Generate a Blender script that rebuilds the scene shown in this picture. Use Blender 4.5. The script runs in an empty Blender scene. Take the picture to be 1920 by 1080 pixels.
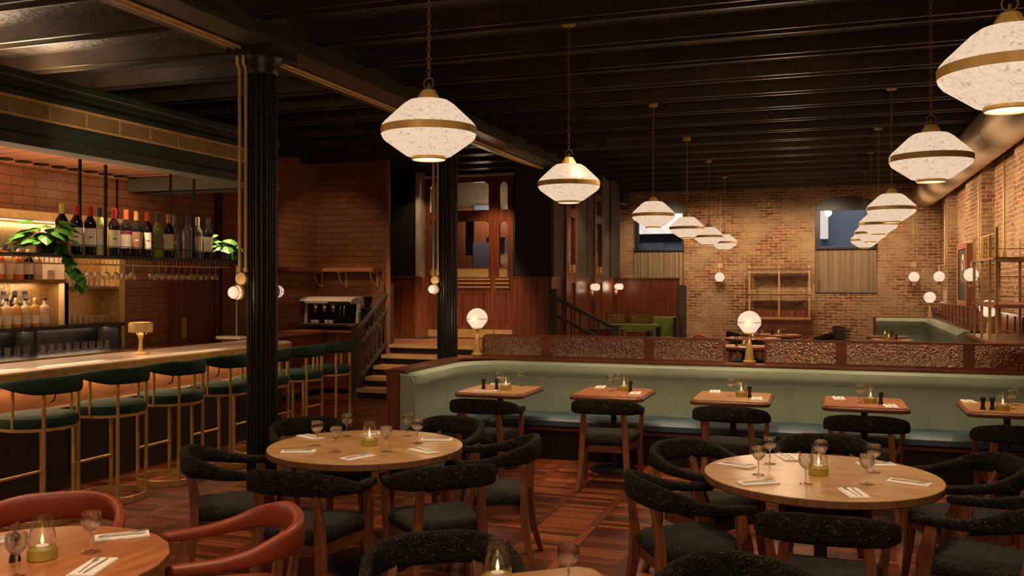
import bpy, math, random
from mathutils import Vector, Matrix
random.seed(7)
S = bpy.context.scene
COL = S.collection
PI = math.pi
R = math.radians

# ------------------------------------------------------------------ mesh building
class MB:
    def __init__(s, M=None):
        s.v = []; s.f = []; s.M = M
    def add(s, vs, fs, M=None):
        n = len(s.v)
        for p in vs:
            p = Vector(p)
            if M is not None: p = M @ p
            if s.M is not None: p = s.M @ p
            s.v.append(p)
        s.f += [tuple(n + i for i in f) for f in fs]
        return s
    def box(s, x0, x1, y0, y1, z0, z1, M=None):
        return s.add([(x0,y0,z0),(x1,y0,z0),(x1,y1,z0),(x0,y1,z0),(x0,y0,z1),(x1,y0,z1),(x1,y1,z1),(x0,y1,z1)],
            [(0,3,2,1),(4,5,6,7),(0,1,5,4),(1,2,6,5),(2,3,7,6),(3,0,4,7)], M)
    def bar(s, p, q, w, h, up=(0,0,1)):
        p = Vector(p); q = Vector(q); d = (q-p); L = d.length; d.normalize()
        up = Vector(up)
        if abs(d.dot(up)) > .99: up = Vector((0,1,0))
        x = d.cross(up).normalized(); y = x.cross(d).normalized()
        M = Matrix((( x[0],d[0],y[0],p[0]),(x[1],d[1],y[1],p[1]),(x[2],d[2],y[2],p[2]),(0,0,0,1)))
        return s.box(-w/2, w/2, 0, L, -h/2, h/2, M)
    def lathe(s, prof, n=24, M=None, cap=True, a0=0.0):
        vs = []; fs = []
        for r, z in prof:
            for i in range(n):
                a = a0 + 2*PI*i/n
                vs.append((r*math.cos(a), r*math.sin(a), z))
        m = len(prof)
        for j in range(m-1):
            for i in range(n):
                k = (i+1) % n
                fs.append((j*n+i, j*n+k, (j+1)*n+k, (j+1)*n+i))
        if cap:
            if prof[0][0] > 1e-4: fs.append(tuple(reversed(range(n))))
            if prof[-1][0] > 1e-4: fs.append(tuple(range((m-1)*n, m*n)))
        return s.add(vs, fs, M)
    def sphere(s, c, r, n=20, m=12, sc=(1,1,1)):
        prof = [(max(1e-5, r*math.sin(PI*i/m)), -r*math.cos(PI*i/m)) for i in range(m+1)]
        return s.lathe(prof, n, Matrix.Translation(c) @ Matrix.Diagonal((sc[0],sc[1],sc[2],1)), cap=False)
    def tube(s, pts, r, n=8, closed=False):
        pts = [Vector(p) for p in pts]; m = len(pts)
        rs = r if isinstance(r, (list, tuple)) else [r]*m
        T = []
        for i in range(m):
            if closed: t = pts[(i+1) % m] - pts[i-1]
            else: t = pts[min(i+1, m-1)] - pts[max(i-1, 0)]
            T.append(t.normalized() if t.length > 1e-9 else Vector((0,0,1)))
        up = Vector((0,0,1)) if abs(T[0].z) < .9 else Vector((0,1,0))
        u = T[0].cross(up).normalized()
        vs = []; fs = []
        for i in range(m):
            u = (u - T[i]*u.dot(T[i])).normalized(); w = T[i].cross(u)
            for k in range(n):
                a = 2*PI*k/n
                vs.append(pts[i] + (u*math.cos(a) + w*math.sin(a))*rs[i])
        for i in range(m if closed else m-1):
            j = (i+1) % m
            for k in range(n):
                l = (k+1) % n
                fs.append((i*n+k, i*n+l, j*n+l, j*n+k))
        if not closed:
            fs.append(tuple(reversed(range(n)))); fs.append(tuple(range((m-1)*n, m*n)))
        return s.add(vs, fs)
    def sweep(s, pts, secs, closed=False, cap=True):
        # pts: path in plan (x,y,z); secs: per point list of (out, up) section points, out = horizontal normal
        m = len(pts); vs = []; fs = []; n = len(secs[0])
        P = [Vector(p) for p in pts]
        for i in range(m):
            if closed: t = P[(i+1) % m] - P[i-1]
            else: t = P[min(i+1, m-1)] - P[max(i-1, 0)]
            t.z = 0; t.normalize(); o = Vector((t.y, -t.x, 0))
            for a, b in secs[i]: vs.append(P[i] + o*a + Vector((0,0,b)))
        for i in range(m if closed else m-1):
            j = (i+1) % m
            for k in range(n):
                l = (k+1) % n
                fs.append((i*n+k, j*n+k, j*n+l, i*n+l))
        if not closed and cap:
            fs.append(tuple(range(n))); fs.append(tuple(reversed(range((m-1)*n, m*n))))
        return s.add(vs, fs)
    def prism(s, poly, z0, z1, M=None):
        n = len(poly)
        vs = [(x,y,z0) for x,y in poly] + [(x,y,z1) for x,y in poly]
        fs = [tuple(reversed(range(n))), tuple(range(n, 2*n))] + [(i, (i+1) % n, n+(i+1) % n, n+i) for i in range(n)]
        return s.add(vs, fs, M)
    def plate(s, poly, hole, z0, z1, M=None):
        # ring between outer poly and inner poly with the same number of points
        n = len(poly); vs = []; fs = []
        for z in (z0, z1):
            vs += [(x,y,z) for x,y in poly] + [(x,y,z) for x,y in hole]
        for i in range(n):
            j = (i+1) % n
            fs += [(i,n+i,n+j,j), (2*n+i,2*n+j,3*n+j,3*n+i), (i,j,2*n+j,2*n+i), (n+i,3*n+i,3*n+j,n+j)]
        return s.add(vs, fs, M)
    def build(s, name, mat, parent=None, smooth=False, bevel=0.0, world=False, seg=2):
        me = bpy.data.meshes.new(name)
        off = Vector((0,0,0))
        vs = s.v
        if world and parent is not None:
            inv = parent.matrix_basis.inverted(); vs = [inv @ v for v in s.v]
        elif parent is None and vs:
            xs = [v.x for v in vs]; ys = [v.y for v in vs]; zs = [v.z for v in vs]
            if not getattr(s, 'keep', False):
                off = Vector(((min(xs)+max(xs))/2, (min(ys)+max(ys))/2, min(zs)))
                vs = [v - off for v in vs]
        me.from_pydata([tuple(v) for v in vs], [], s.f)
        me.materials.append(mat)
        me.validate(); me.update()
        import bmesh
        bm = bmesh.new(); bm.from_mesh(me); bmesh.ops.recalc_face_normals(bm, faces=bm.faces); bm.to_mesh(me); bm.free()
        if smooth:
            me.shade_smooth()
            me.set_sharp_from_angle(angle=R(42))
        o = bpy.data.objects.new(name, me); COL.objects.link(o)
        o.location = off
        if parent is not None: o.parent = parent
        if bevel:
            b = o.modifiers.new('bevel', 'BEVEL'); b.width = bevel; b.segments = seg; b.limit_method = 'ANGLE'; b.angle_limit = R(35)
            me.shade_smooth(); 
            try: me.set_sharp_from_angle(angle=R(50))
            except Exception: pass
        return o

def tag(o, label, cat, group=None, kind=None):
    if label: o['label'] = label
    if cat: o['category'] = cat
    if group: o['group'] = group
    if kind: o['kind'] = kind
    return o
def thing(name, label, cat, loc=(0,0,0), rz=0.0, group=None):
    o = bpy.data.objects.new(name, None); COL.objects.link(o)
    o.empty_display_size = .1
    o.matrix_basis = Matrix.Translation(loc) @ Matrix.Rotation(rz, 4, 'Z')
    return tag(o, label, cat, group)
def struct(name, mb, mat, **k):
    o = mb.build(name, mat, **k); o['kind'] = 'structure'; return o
def dup(root, loc=None, rz=None, label=None, group=None, cat=None, M=None):
    r = root.copy(); COL.objects.link(r)
    if M is not None: r.matrix_basis = M
    else:
        r.matrix_basis = Matrix.Translation(loc) @ Matrix.Rotation(rz or 0, 4, 'Z')
    if label: r['label'] = label
    if group: r['group'] = group
    if cat: r['category'] = cat
    def rec(src, dst):
        for ch in list(src.children):
            if ch.get('_dup'): continue
            c = ch.copy(); COL.objects.link(c); c.parent = dst
            rec(ch, c)
    rec(root, r)
    return r

# ------------------------------------------------------------------ materials
def newmat(name):
    m = bpy.data.materials.new(name); m.use_nodes = True
    nt = m.node_tree; b = nt.nodes['Principled BSDF']
    return m, nt, b
def N(nt, t, **k):
    n = nt.nodes.new(t)
    for a, v in k.items():
        if a in n.inputs: n.inputs[a].default_value = v
        else: setattr(n, a, v)
    return n
def L(nt, a, b): nt.links.new(a, b)
def ramp(nt, fac, stops):
    r = N(nt, 'ShaderNodeValToRGB'); L(nt, fac, r.inputs[0])
    e = r.color_ramp.elements
    while len(e) < len(stops): e.new(.5)
    for el, (p, c) in zip(e, stops):
        el.position = p; el.color = (*c, 1)
    return r.outputs[0]
def bump(nt, b, h, strength, dist=.01):
    n = N(nt, 'ShaderNodeBump'); n.inputs['Strength'].default_value = strength; n.inputs['Distance'].default_value = dist
    L(nt, h, n.inputs['Height']); L(nt, n.outputs[0], b.inputs['Normal'])
def plain(name, col, rough=.5, metal=0.0, var=.15, vs=6.0, bs=0.0, bscale=80.0, spec=.5, coat=0.0, sheen=0.0, bd=.005):
    m, nt, b = newmat(name)
    b.inputs['Roughness'].default_value = rough; b.inputs['Metallic'].default_value = metal
    b.inputs['Specular IOR Level'].default_value = spec
    b.inputs['Coat Weight'].default_value = coat
    b.inputs['Sheen Weight'].default_value = sheen
    tc = N(nt, 'ShaderNodeTexCoord')
    no = N(nt, 'ShaderNodeTexNoise', Scale=vs, Detail=5.0); L(nt, tc.outputs['Object'], no.inputs['Vector'])
    lo = tuple(c*(1-var) for c in col); hi = tuple(min(1, c*(1+var)) for c in col)
    L(nt, ramp(nt, no.outputs[0], [(.3, lo), (.7, hi)]), b.inputs['Base Color'])
    if bs:
        n2 = N(nt, 'ShaderNodeTexNoise', Scale=bscale, Detail=4.0); L(nt, tc.outputs['Object'], n2.inputs['Vector'])
        bump(nt, b, n2.outputs[0], bs, bd)
    return m
def emit(name, col, st):
    m, nt, b = newmat(name)
    b.inputs['Base Color'].default_value = (*[c*.1 for c in col], 1); b.inputs['Specular IOR Level'].default_value = .2
    b.inputs['Emission Color'].default_value = (*col, 1); b.inputs['Emission Strength'].default_value = st
    return m
def wood(name, c1, c2, c3=None, axis='Z', scale=1.0, rough=.4, coat=.0, stretch=9.0, plank=0.0, bumpv=.15):
    m, nt, b = newmat(name)
    tc = N(nt, 'ShaderNodeTexCoord'); mp = N(nt, 'ShaderNodeMapping')
    sc = [stretch*scale]*3; sc['XYZ'.index(axis)] = scale*.7
    mp.inputs['Scale'].default_value = sc
    L(nt, tc.outputs['Object'], mp.inputs[0])
    no = N(nt, 'ShaderNodeTexNoise', Scale=2.2, Detail=8.0, Roughness=.62, Distortion=.6); L(nt, mp.outputs[0], no.inputs['Vector'])
    col = ramp(nt, no.outputs[0], [(.28, c1), (.52, c2), (.75, c3 or tuple(x*1.25 for x in c2))])
    if plank:
        # thin joints between boards, running along the grain axis
        sx = N(nt, 'ShaderNodeSeparateXYZ'); L(nt, tc.outputs['Object'], sx.inputs[0])
        ad = N(nt, 'ShaderNodeMath', operation='ADD'); L(nt, sx.outputs[0], ad.inputs[0]); L(nt, sx.outputs[1], ad.inputs[1])
        md = N(nt, 'ShaderNodeMath', operation='PINGPONG'); L(nt, ad.outputs[0], md.inputs[0]); md.inputs[1].default_value = plank/2
        lt = N(nt, 'ShaderNodeMath', operation='LESS_THAN'); L(nt, md.outputs[0], lt.inputs[0]); lt.inputs[1].default_value = .0035
        mx = N(nt, 'ShaderNodeMixRGB'); L(nt, lt.outputs[0], mx.inputs[0]); L(nt, col, mx.inputs[1]); mx.inputs[2].default_value = (*[x*.3 for x in c1], 1)
        col = mx.outputs[0]
    L(nt, col, b.inputs['Base Color'])
    b.inputs['Roughness'].default_value = rough; b.inputs['Coat Weight'].default_value = coat; b.inputs['Coat Roughness'].default_value = .20
    if bumpv: bump(nt, b, no.outputs[0], bumpv, .004)
    return m
def wallvec(nt, axes, sc=1.0):
    tc = N(nt, 'ShaderNodeNewGeometry'); sx = N(nt, 'ShaderNodeSeparateXYZ'); L(nt, tc.outputs['Position'], sx.inputs[0])
    cb = N(nt, 'ShaderNodeCombineXYZ'); 
    L(nt, sx.outputs['XYZ'.index(axes[0])], cb.inputs[0]); L(nt, sx.outputs['XYZ'.index(axes[1])], cb.inputs[1])
    return cb.outputs[0], tc
def brick(name, axes):
    m, nt, b = newmat(name)
    vec, g = wallvec(nt, axes)
    # wobble the joints a little, like old hand laid brick
    nz = N(nt, 'ShaderNodeTexNoise', Scale=7.0, Detail=3.0); L(nt, g.outputs['Position'], nz.inputs['Vector'])
    sb = N(nt, 'ShaderNodeVectorMath', operation='SUBTRACT'); L(nt, nz.outputs['Color'], sb.inputs[0]); sb.inputs[1].default_value = (.5,.5,.5)
    scl = N(nt, 'ShaderNodeVectorMath', operation='SCALE'); L(nt, sb.outputs[0], scl.inputs[0]); scl.inputs['Scale'].default_value = .045
    ad = N(nt, 'ShaderNodeVectorMath', operation='ADD'); L(nt, vec, ad.inputs[0]); L(nt, scl.outputs[0], ad.inputs[1])
    bt = N(nt, 'ShaderNodeTexBrick', Scale=1.0, offset=.5)
    bt.inputs['Brick Width'].default_value = .205; bt.inputs['Row Height'].default_value = .0655
    bt.inputs['Mortar Size'].default_value = .0065; bt.inputs['Mortar Smooth'].default_value = .5; bt.inputs['Bias'].default_value = -.2
    bt.inputs['Color1'].default_value = (.19,.07,.025,1); bt.inputs['Color2'].default_value = (.42,.21,.095,1); bt.inputs['Mortar'].default_value = (.74,.58,.36,1)
    L(nt, ad.outputs[0], bt.inputs['Vector'])
    n2 = N(nt, 'ShaderNodeTexNoise', Scale=17.0, Detail=6.0, Roughness=.75); L(nt, g.outputs['Position'], n2.inputs['Vector'])
    st = ramp(nt, n2.outputs[0], [(.33, (.38,.33,.27)), (.52, (.95,.95,.95)), (.75, (1.0,1.0,.95))])
    mx = N(nt, 'ShaderNodeMixRGB', blend_type='MULTIPLY'); mx.inputs[0].default_value = .9
    L(nt, bt.outputs['Color'], mx.inputs[1]); L(nt, st, mx.inputs[2])
    n3 = N(nt, 'ShaderNodeTexNoise', Scale=1.6, Detail=4.0); L(nt, g.outputs['Position'], n3.inputs['Vector'])
    f3 = ramp(nt, n3.outputs[0], [(.42, (0,0,0)), (.68, (.6,.6,.6))])
    m2 = N(nt, 'ShaderNodeMixRGB'); L(nt, f3, m2.inputs[0]); L(nt, mx.outputs[0], m2.inputs[1]); m2.inputs[2].default_value = (.44,.32,.18,1)
    L(nt, m2.outputs[0], b.inputs['Base Color']); b.inputs['Roughness'].default_value = .85
    h = N(nt, 'ShaderNodeMath', operation='MULTIPLY_ADD'); L(nt, n2.outputs[0], h.inputs[0]); h.inputs[1].default_value = .5
    inv = N(nt, 'ShaderNodeMath', operation='SUBTRACT'); inv.inputs[0].default_value = 1.0; L(nt, bt.outputs['Fac'], inv.inputs[1])
    L(nt, inv.outputs[0], h.inputs[2]); bump(nt, b, h.outputs[0], .9, .02)
    return m
def tile(name, axes, c1, c2, mort, w=.31, h=.102, rough=.34):
    m, nt, b = newmat(name)
    vec, g = wallvec(nt, axes)
    bt = N(nt, 'ShaderNodeTexBrick', Scale=1.0, offset=.5)
    bt.inputs['Brick Width'].default_value = w; bt.inputs['Row Height'].default_value = h
    bt.inputs['Mortar Size'].default_value = .0035; bt.inputs['Mortar Smooth'].default_value = .2
    bt.inputs['Color1'].default_value = (*c1,1); bt.inputs['Color2'].default_value = (*c2,1); bt.inputs['Mortar'].default_value = (*mort,1)
    L(nt, vec, bt.inputs['Vector'])
    n2 = N(nt, 'ShaderNodeTexNoise', Scale=14.0, Detail=5.0); L(nt, g.outputs['Position'], n2.inputs['Vector'])
    mx = N(nt, 'ShaderNodeMixRGB', blend_type='MULTIPLY'); mx.inputs[0].default_value = .5
    L(nt, bt.outputs['Color'], mx.inputs[1]); L(nt, ramp(nt, n2.outputs[0], [(.3,(.6,.6,.6)),(.7,(1,1,1))]), mx.inputs[2])
    L(nt, mx.outputs[0], b.inputs['Base Color']); b.inputs['Roughness'].default_value = rough
    inv = N(nt, 'ShaderNodeMath', operation='SUBTRACT'); inv.inputs[0].default_value = 1.0; L(nt, bt.outputs['Fac'], inv.inputs[1])
    bump(nt, b, inv.outputs[0], .5, .006)
    return m
def parquet():
    # bays of short boards laid across, separated by a single board laid lengthwise
    m, nt, b = newmat('parquet_floor')
    g = N(nt, 'ShaderNodeNewGeometry'); sx = N(nt, 'ShaderNodeSeparateXYZ'); L(nt, g.outputs['Position'], sx.inputs[0])
    def mth(op, a, bb=None, c=None):
        n = N(nt, 'ShaderNodeMath', operation=op)
        for i, q in enumerate((a, bb, c)):
            if q is None: continue
            if isinstance(q, (int, float)): n.inputs[i].default_value = q
            else: L(nt, q, n.inputs[i])
        return n.outputs[0]
    X, Y = sx.outputs[0], sx.outputs[1]
    BW = .42; SP = .065; BH = .066
    fx = mth('WRAP', X, BW, 0.0)                 # position across a bay
    isl = mth('LESS_THAN', fx, SP)               # lengthwise board
    bay = mth('FLOOR', mth('DIVIDE', X, BW))
    yb = mth('DIVIDE', mth('ADD', Y, mth('MULTIPLY', bay, .031)), BH)
    row = mth('FLOOR', yb); fy = mth('FRACT', yb)
    long_row = mth('FLOOR', mth('DIVIDE', Y, 1.1))
    # joints
    j1 = mth('MULTIPLY', mth('LESS_THAN', fy, .09), mth('SUBTRACT', 1.0, isl))
    j2 = mth('LESS_THAN', mth('ABSOLUTE', mth('SUBTRACT', fx, SP)), .003)
    j3 = mth('LESS_THAN', fx, .004)
    jj = mth('MAXIMUM', mth('MAXIMUM', j1, j2), j3)
    cb = N(nt, 'ShaderNodeCombineXYZ'); L(nt, bay, cb.inputs[0])
    rid = mth('ADD', mth('MULTIPLY', row, mth('SUBTRACT', 1.0, isl)), mth('MULTIPLY', mth('ADD', long_row, 500.0), isl)); L(nt, rid, cb.inputs[1])
    wn = N(nt, 'ShaderNodeTexWhiteNoise', noise_dimensions='2D'); L(nt, cb.outputs[0], wn.inputs['Vector'])
    # grain
    v1 = N(nt, 'ShaderNodeMapping'); v1.inputs['Scale'].default_value = (3,40,1); L(nt, g.outputs['Position'], v1.inputs[0])
    v2 = N(nt, 'ShaderNodeMapping'); v2.inputs['Scale'].default_value = (40,3,1); L(nt, g.outputs['Position'], v2.inputs[0])
    mv = N(nt, 'ShaderNodeMix', data_type='VECTOR'); L(nt, isl, mv.inputs['Factor']); L(nt, v1.outputs[0], mv.inputs[4]); L(nt, v2.outputs[0], mv.inputs[5])
    no = N(nt, 'ShaderNodeTexNoise', Scale=1.0, Detail=5.0); L(nt, mv.outputs[1], no.inputs['Vector'])
    t = mth('ADD', mth('MULTIPLY', wn.outputs[0], .72), mth('MULTIPLY', no.outputs[0], .42))
    c = ramp(nt, t, [(.15,(.048,.0095,.003)), (.5,(.138,.031,.010)), (.95,(.29,.08,.026))])
    mx = N(nt, 'ShaderNodeMixRGB'); L(nt, jj, mx.inputs[0]); L(nt, c, mx.inputs[1]); mx.inputs[2].default_value = (.02,.006,.003,1)
    L(nt, mx.outputs[0], b.inputs['Base Color'])
    b.inputs['Roughness'].default_value = .34
    bump(nt, b, mth('ADD', mth('SUBTRACT', 1.0, jj), mth('MULTIPLY', no.outputs[0], .25)), .35, .003)
    return m
def boucle(name, c1, c2, fleck):
    m, nt, b = newmat(name)
    tc = N(nt, 'ShaderNodeTexCoord')
    no = N(nt, 'ShaderNodeTexNoise', Scale=75.0, Detail=3.0, Distortion=2.5); L(nt, tc.outputs['Object'], no.inputs['Vector'])
    vo = N(nt, 'ShaderNodeTexVoronoi', Scale=130.0); L(nt, tc.outputs['Object'], vo.inputs['Vector'])
    L(nt, ramp(nt, no.outputs[0], [(.35, c1), (.59, c2), (.70, fleck)]), b.inputs['Base Color'])
    b.inputs['Roughness'].default_value = .8; b.inputs['Specular IOR Level'].default_value = .18; b.inputs['Sheen Weight'].default_value = .0; b.inputs['Sheen Roughness'].default_value = .5
    ad = N(nt, 'ShaderNodeMath', operation='ADD'); L(nt, no.outputs[0], ad.inputs[0]); L(nt, vo.outputs['Distance'], ad.inputs[1])
    bump(nt, b, ad.outputs[0], .9, .008)
    return m
def clear_glass(name, tint=(1,1,1), ior=1.45, rough=.02):
    m, nt, b = newmat(name); nt.nodes.remove(b); out = [n for n in nt.nodes if n.type == 'OUTPUT_MATERIAL'][0]
    tr = N(nt, 'ShaderNodeBsdfTransparent'); tr.inputs[0].default_value = (*tint,1)
    gl = N(nt, 'ShaderNodeBsdfGlossy'); gl.inputs['Roughness'].default_value = rough
    lw = N(nt, 'ShaderNodeLayerWeight'); lw.inputs[0].default_value = .5
    pw = N(nt, 'ShaderNodeMath', operation='POWER'); L(nt, lw.outputs['Facing'], pw.inputs[0]); pw.inputs[1].default_value = 3.0
    fr = N(nt, 'ShaderNodeMath', operation='MULTIPLY_ADD'); L(nt, pw.outputs[0], fr.inputs[0]); fr.inputs[1].default_value = .75; fr.inputs[2].default_value = .07
    mx = N(nt, 'ShaderNodeMixShader'); L(nt, fr.outputs[0], mx.inputs[0]); L(nt, tr.outputs[0], mx.inputs[1]); L(nt, gl.outputs[0], mx.inputs[2])
    L(nt, mx.outputs[0], out.inputs[0]); return m
def pebble_glass(name):
    m, nt, b = newmat(name)
    b.inputs['Base Color'].default_value = (.82,.64,.50,1)
    b.inputs['Transmission Weight'].default_value = 1.0; b.inputs['Roughness'].default_value = .03; b.inputs['IOR'].default_value = 1.38
    tc = N(nt, 'ShaderNodeTexCoord')
    no = N(nt, 'ShaderNodeTexNoise', Scale=62.0, Detail=1.0); L(nt, tc.outputs['Object'], no.inputs['Vector'])
    bump(nt, b, no.outputs[0], 1.0, .022)
    return m
def stripes(name, c1, c2, scale=90.0):
    m, nt, b = newmat(name)
    tc = N(nt, 'ShaderNodeTexCoord'); mp = N(nt, 'ShaderNodeMapping'); mp.inputs['Scale'].default_value = (scale,scale,.6)
    L(nt, tc.outputs['Object'], mp.inputs[0]); no = N(nt, 'ShaderNodeTexNoise', Scale=.5, Detail=3.0); L(nt, mp.outputs[0], no.inputs['Vector'])
    L(nt, ramp(nt, no.outputs[0], [(.35,c1),(.65,c2)]), b.inputs['Base Color']); b.inputs['Roughness'].default_value = .9
    bump(nt, b, no.outputs[0], .4, .01)
    return m

BRASS = plain('aged_brass', (.52,.33,.10), .40, .35, .22, 9, .12, 40)
BRASSD = plain('dark_brass', (.27,.16,.055), .45, .35, .25, 9, .12, 40)
BRASSP = plain('pale_brass', (.60,.41,.16), .42, .30, .15, 9)
BLACK = plain('black_iron', (.016,.014,.012), .36, .0, .3, 8, .2, 60)
BLACKM = plain('black_metal', (.02,.02,.02), .35, .6, .2, 8)
CEILM = plain('black_ceiling_paint', (.042,.032,.024), .52, 0, .5, 5, .9, 16, .5, bd=.03)
JOIST = plain('black_joist_paint', (.036,.026,.017), .33, 0, .3, 3, .15, 30)
GREY = plain('dark_grey_paint', (.055,.052,.042), .55, 0, .15, 4)
TEXGREY = plain('textured_grey_plaster', (.10,.10,.082), .6, 0, .3, 5, .6, 30)
DKWALL = plain('black_wall_paint', (.010,.008,.007), .6, 0, .2, 3)
CREAMW = plain('cream_plaster', (.50,.42,.30), .8, 0, .15, 3, .2, 30)
GREENP = plain('dark_green_paint', (.020,.031,.019), .42, 0, .2, 3)
GREYSOFF = plain('grey_green_paint', (.14,.15,.13), .6, 0, .1, 3)
MAHOG = wood('mahogany_panelling', (.085,.018,.007), (.19,.048,.018), (.29,.085,.033), 'Z', 1.2, .38, .15, 9, .11)
MAHOGH = wood('mahogany_rail', (.07,.018,.008), (.15,.042,.018), None, 'X', 1.2, .35, .2)
MAHOGY = wood('mahogany_rail_lengthwise', (.07,.018,.008), (.15,.042,.018), None, 'Y', 1.2, .35, .2)
CHAIRW = wood('walnut_chair_wood', (.10,.030,.012), (.21,.075,.030), (.30,.12,.05), 'Z', 2.5, .36, .2)
CHAIRX = wood('walnut_seat_rail', (.07,.022,.010), (.16,.055,.024), None, 'X', 2.5, .4, .1)
TOPTAN = wood('pale_burl_table_top', (.27,.13,.045), (.50,.29,.115), (.60,.38,.17), 'X', 2.2, .30, .3, 1.6)
TOPEDGE = wood('table_edge_wood', (.10,.042,.018), (.22,.10,.045), None, 'Z', 3, .4)
TOPRED = wood('oiled_walnut_top', (.25,.072,.024), (.42,.145,.05), (.52,.20,.075), 'Y', 1.4, .36, .2, 8)
TOPMID = wood('honey_oak_top', (.32,.145,.05), (.47,.245,.09), (.56,.31,.12), 'X', 1.2, .33, .2, 5)
SLATW = wood('warm_timber_slats', (.34,.14,.07), (.55,.26,.14), None, 'X', 1.2, .6)
STONE = plain('pale_bar_stone', (.72,.58,.44), .32, 0, .10, 4, 0, 60, .5, .2)
BARFACE = plain('tan_leather_bar_front', (.36,.15,.06), .5, 0, .2, 5, .1, 40)
STEEL = plain('brushed_steel', (.42,.40,.36), .3, .6, .1, 8)
CHROME = plain('polished_chrome', (.8,.76,.7), .16, 1.0, .05, 5)
DKSTEEL = plain('smoked_steel', (.10,.10,.11), .28, 1.0, .1, 8)
BBRASS = plain('hammered_brass_backing', (.66,.46,.24), .30, 1.0, .15, 30, .5, 70)
VELVET = plain('bottle_green_velvet', (.004,.031,.020), .6, 0, .25, 6, .1, 150, .25, 0, .05)
SAGE = plain('sage_green_leather', (.33,.41,.30), .52, 0, .08, 3, .12, 120)
BLUE = plain('slate_blue_leather', (.045,.080,.105), .5, 0, .18, 4, .12, 120)
OLIVE = plain('olive_green_velvet', (.17,.24,.045), .75, 0, .25, 14)
BOUC = boucle('black_boucle_fabric', (.0035,.0035,.0025), (.011,.010,.007), (.19,.15,.085))
BOUCS = boucle('lit_boucle_seat', (.014,.015,.013), (.037,.037,.032), (.12,.11,.075))  # paler copy of the black boucle, light on the seat tops painted in
LEATHER = plain('russet_leather', (.24,.040,.015), .42, 0, .12, 5, .2, 90)
LINEN = plain('white_linen', (.85,.80,.73), .9, 0, .04, 20, .2, 200)
PORC = plain('white_porcelain', (.75,.68,.58), .25, 0, .03, 20)
GLASS = clear_glass('clear_glass')
WINE = clear_glass('drinking_glass', (.97,.95,.92), 1.5)
_nt = WINE.node_tree; _out = [n for n in _nt.nodes if n.type == 'OUTPUT_MATERIAL'][0]; _prev = _out.inputs[0].links[0].from_socket
_g = N(_nt, 'ShaderNodeBsdfGlass'); _g.inputs['IOR'].default_value = 1.45; _g.inputs['Roughness'].default_value = 0.0
_m = N(_nt, 'ShaderNodeMixShader'); _m.inputs[0].default_value = .6; L(_nt, _prev, _m.inputs[1]); L(_nt, _g.outputs[0], _m.inputs[2]); L(_nt, _m.outputs[0], _out.inputs[0])
DGLASS = plain('black_bottle_glass', (.010,.008,.007), .10, 0, .1, 5, 0, 1, .5)
PEBBLE = pebble_glass('pebbled_glass')
NIGHTG = clear_glass('window_glass', (.9,.93,1.0), 1.35)
for _n in NIGHTG.node_tree.nodes:
    if _n.type == 'MATH' and _n.operation == 'MULTIPLY_ADD': _n.inputs[1].default_value = .3; _n.inputs[2].default_value = .01
SHADE = None
m, nt, b = newmat('crackled_white_glass'); SHADE = m
tc = N(nt, 'ShaderNodeTexCoord')
no = N(nt, 'ShaderNodeTexNoise', Scale=55.0, Detail=3.0, Distortion=1.2); L(nt, tc.outputs['Object'], no.inputs['Vector'])
c = ramp(nt, no.outputs[0], [(.30,(.46,.33,.22)), (.42,(.76,.55,.38)), (.7,(.86,.64,.44))])
L(nt, c, b.inputs['Emission Color']); b.inputs['Emission Strength'].default_value = .80
b.inputs['Base Color'].default_value = (.12,.10,.08,1); b.inputs['Roughness'].default_value = .3; bump(nt, b, no.outputs[0], .4, .01)
GLOBE = emit('glowing_opal_glass', (.86,.64,.45), .80)
DIFF = emit('lamp_diffuser', (1.0,.86,.66), 1.0)
FLAME = emit('candle_flame', (1.0,.62,.25), 2.2)
LEDW = emit('warm_led_strip', (1.0,.76,.50), 3.0)
GILT = plain('gilt_brass', (.92,.60,.19), .42, .1, .15, 9)
CANDB = plain('olive_gilt_holder', (.46,.36,.07), .4, .2, .1)
WAX = plain('white_wax', (.8,.74,.62), .5)
LEAF = plain('glossy_green_leaf', (.060,.24,.018), .5, 0, .4, 12)
POT = plain('black_plant_pot', (.012,.012,.012), .25)
BR_XZ = brick('old_brick_far', 'XZ'); BR_YZ = brick('old_brick_side', 'YZ')
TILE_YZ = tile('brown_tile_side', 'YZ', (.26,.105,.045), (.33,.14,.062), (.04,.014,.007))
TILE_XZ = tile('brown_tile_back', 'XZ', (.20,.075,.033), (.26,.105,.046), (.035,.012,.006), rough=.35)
FLOOR = parquet()
RAIL = plain('charcoal_handrail_paint', (.045,.045,.036), .5, 0, .15, 6)
CURT = stripes('striped_brown_drape', (.16,.11,.065), (.34,.25,.15))
DUCT = plain('painted_duct', (.46,.36,.235), .38, .55, .08, 2)
# ------------------------------------------------------------------ the room
ZC = 3.93
XL, XR = -8.33, 2.38
struct('floor', MB().box(-8.6, 2.9, -3.2, 21.2, -.1, 0), FLOOR)
struct('ceiling', MB().box(-8.6, 2.9, -3.2, 21.2, ZC, ZC+.1), CEILM)
struct('wall_back', MB().box(-8.6, 2.9, -3.3, -3.2, 0, ZC), DKWALL)
def joist(y):
    b = MB().box(XL, XR, y-.085, y+.085, ZC-.10, ZC)
    b.box(XL, XR, y-.085, y-.062, ZC-.135, ZC-.1); b.box(XL, XR, y+.062, y+.085, ZC-.135, ZC-.1)
    return b
for k in range(-10, 17):
    struct('trim_%d' % (k+11), joist(6.75+.83*k), JOIST)
# long beam over the columns
struct('trim_30', MB().box(-4.40, -3.92, -3.2, 13.9, 3.60, 3.64).box(-4.24, -4.08, -3.2, 13.9, 3.64, 3.83), plain('beam_paint', (.05,.042,.03), .36, 0, .2, 3))
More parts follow.
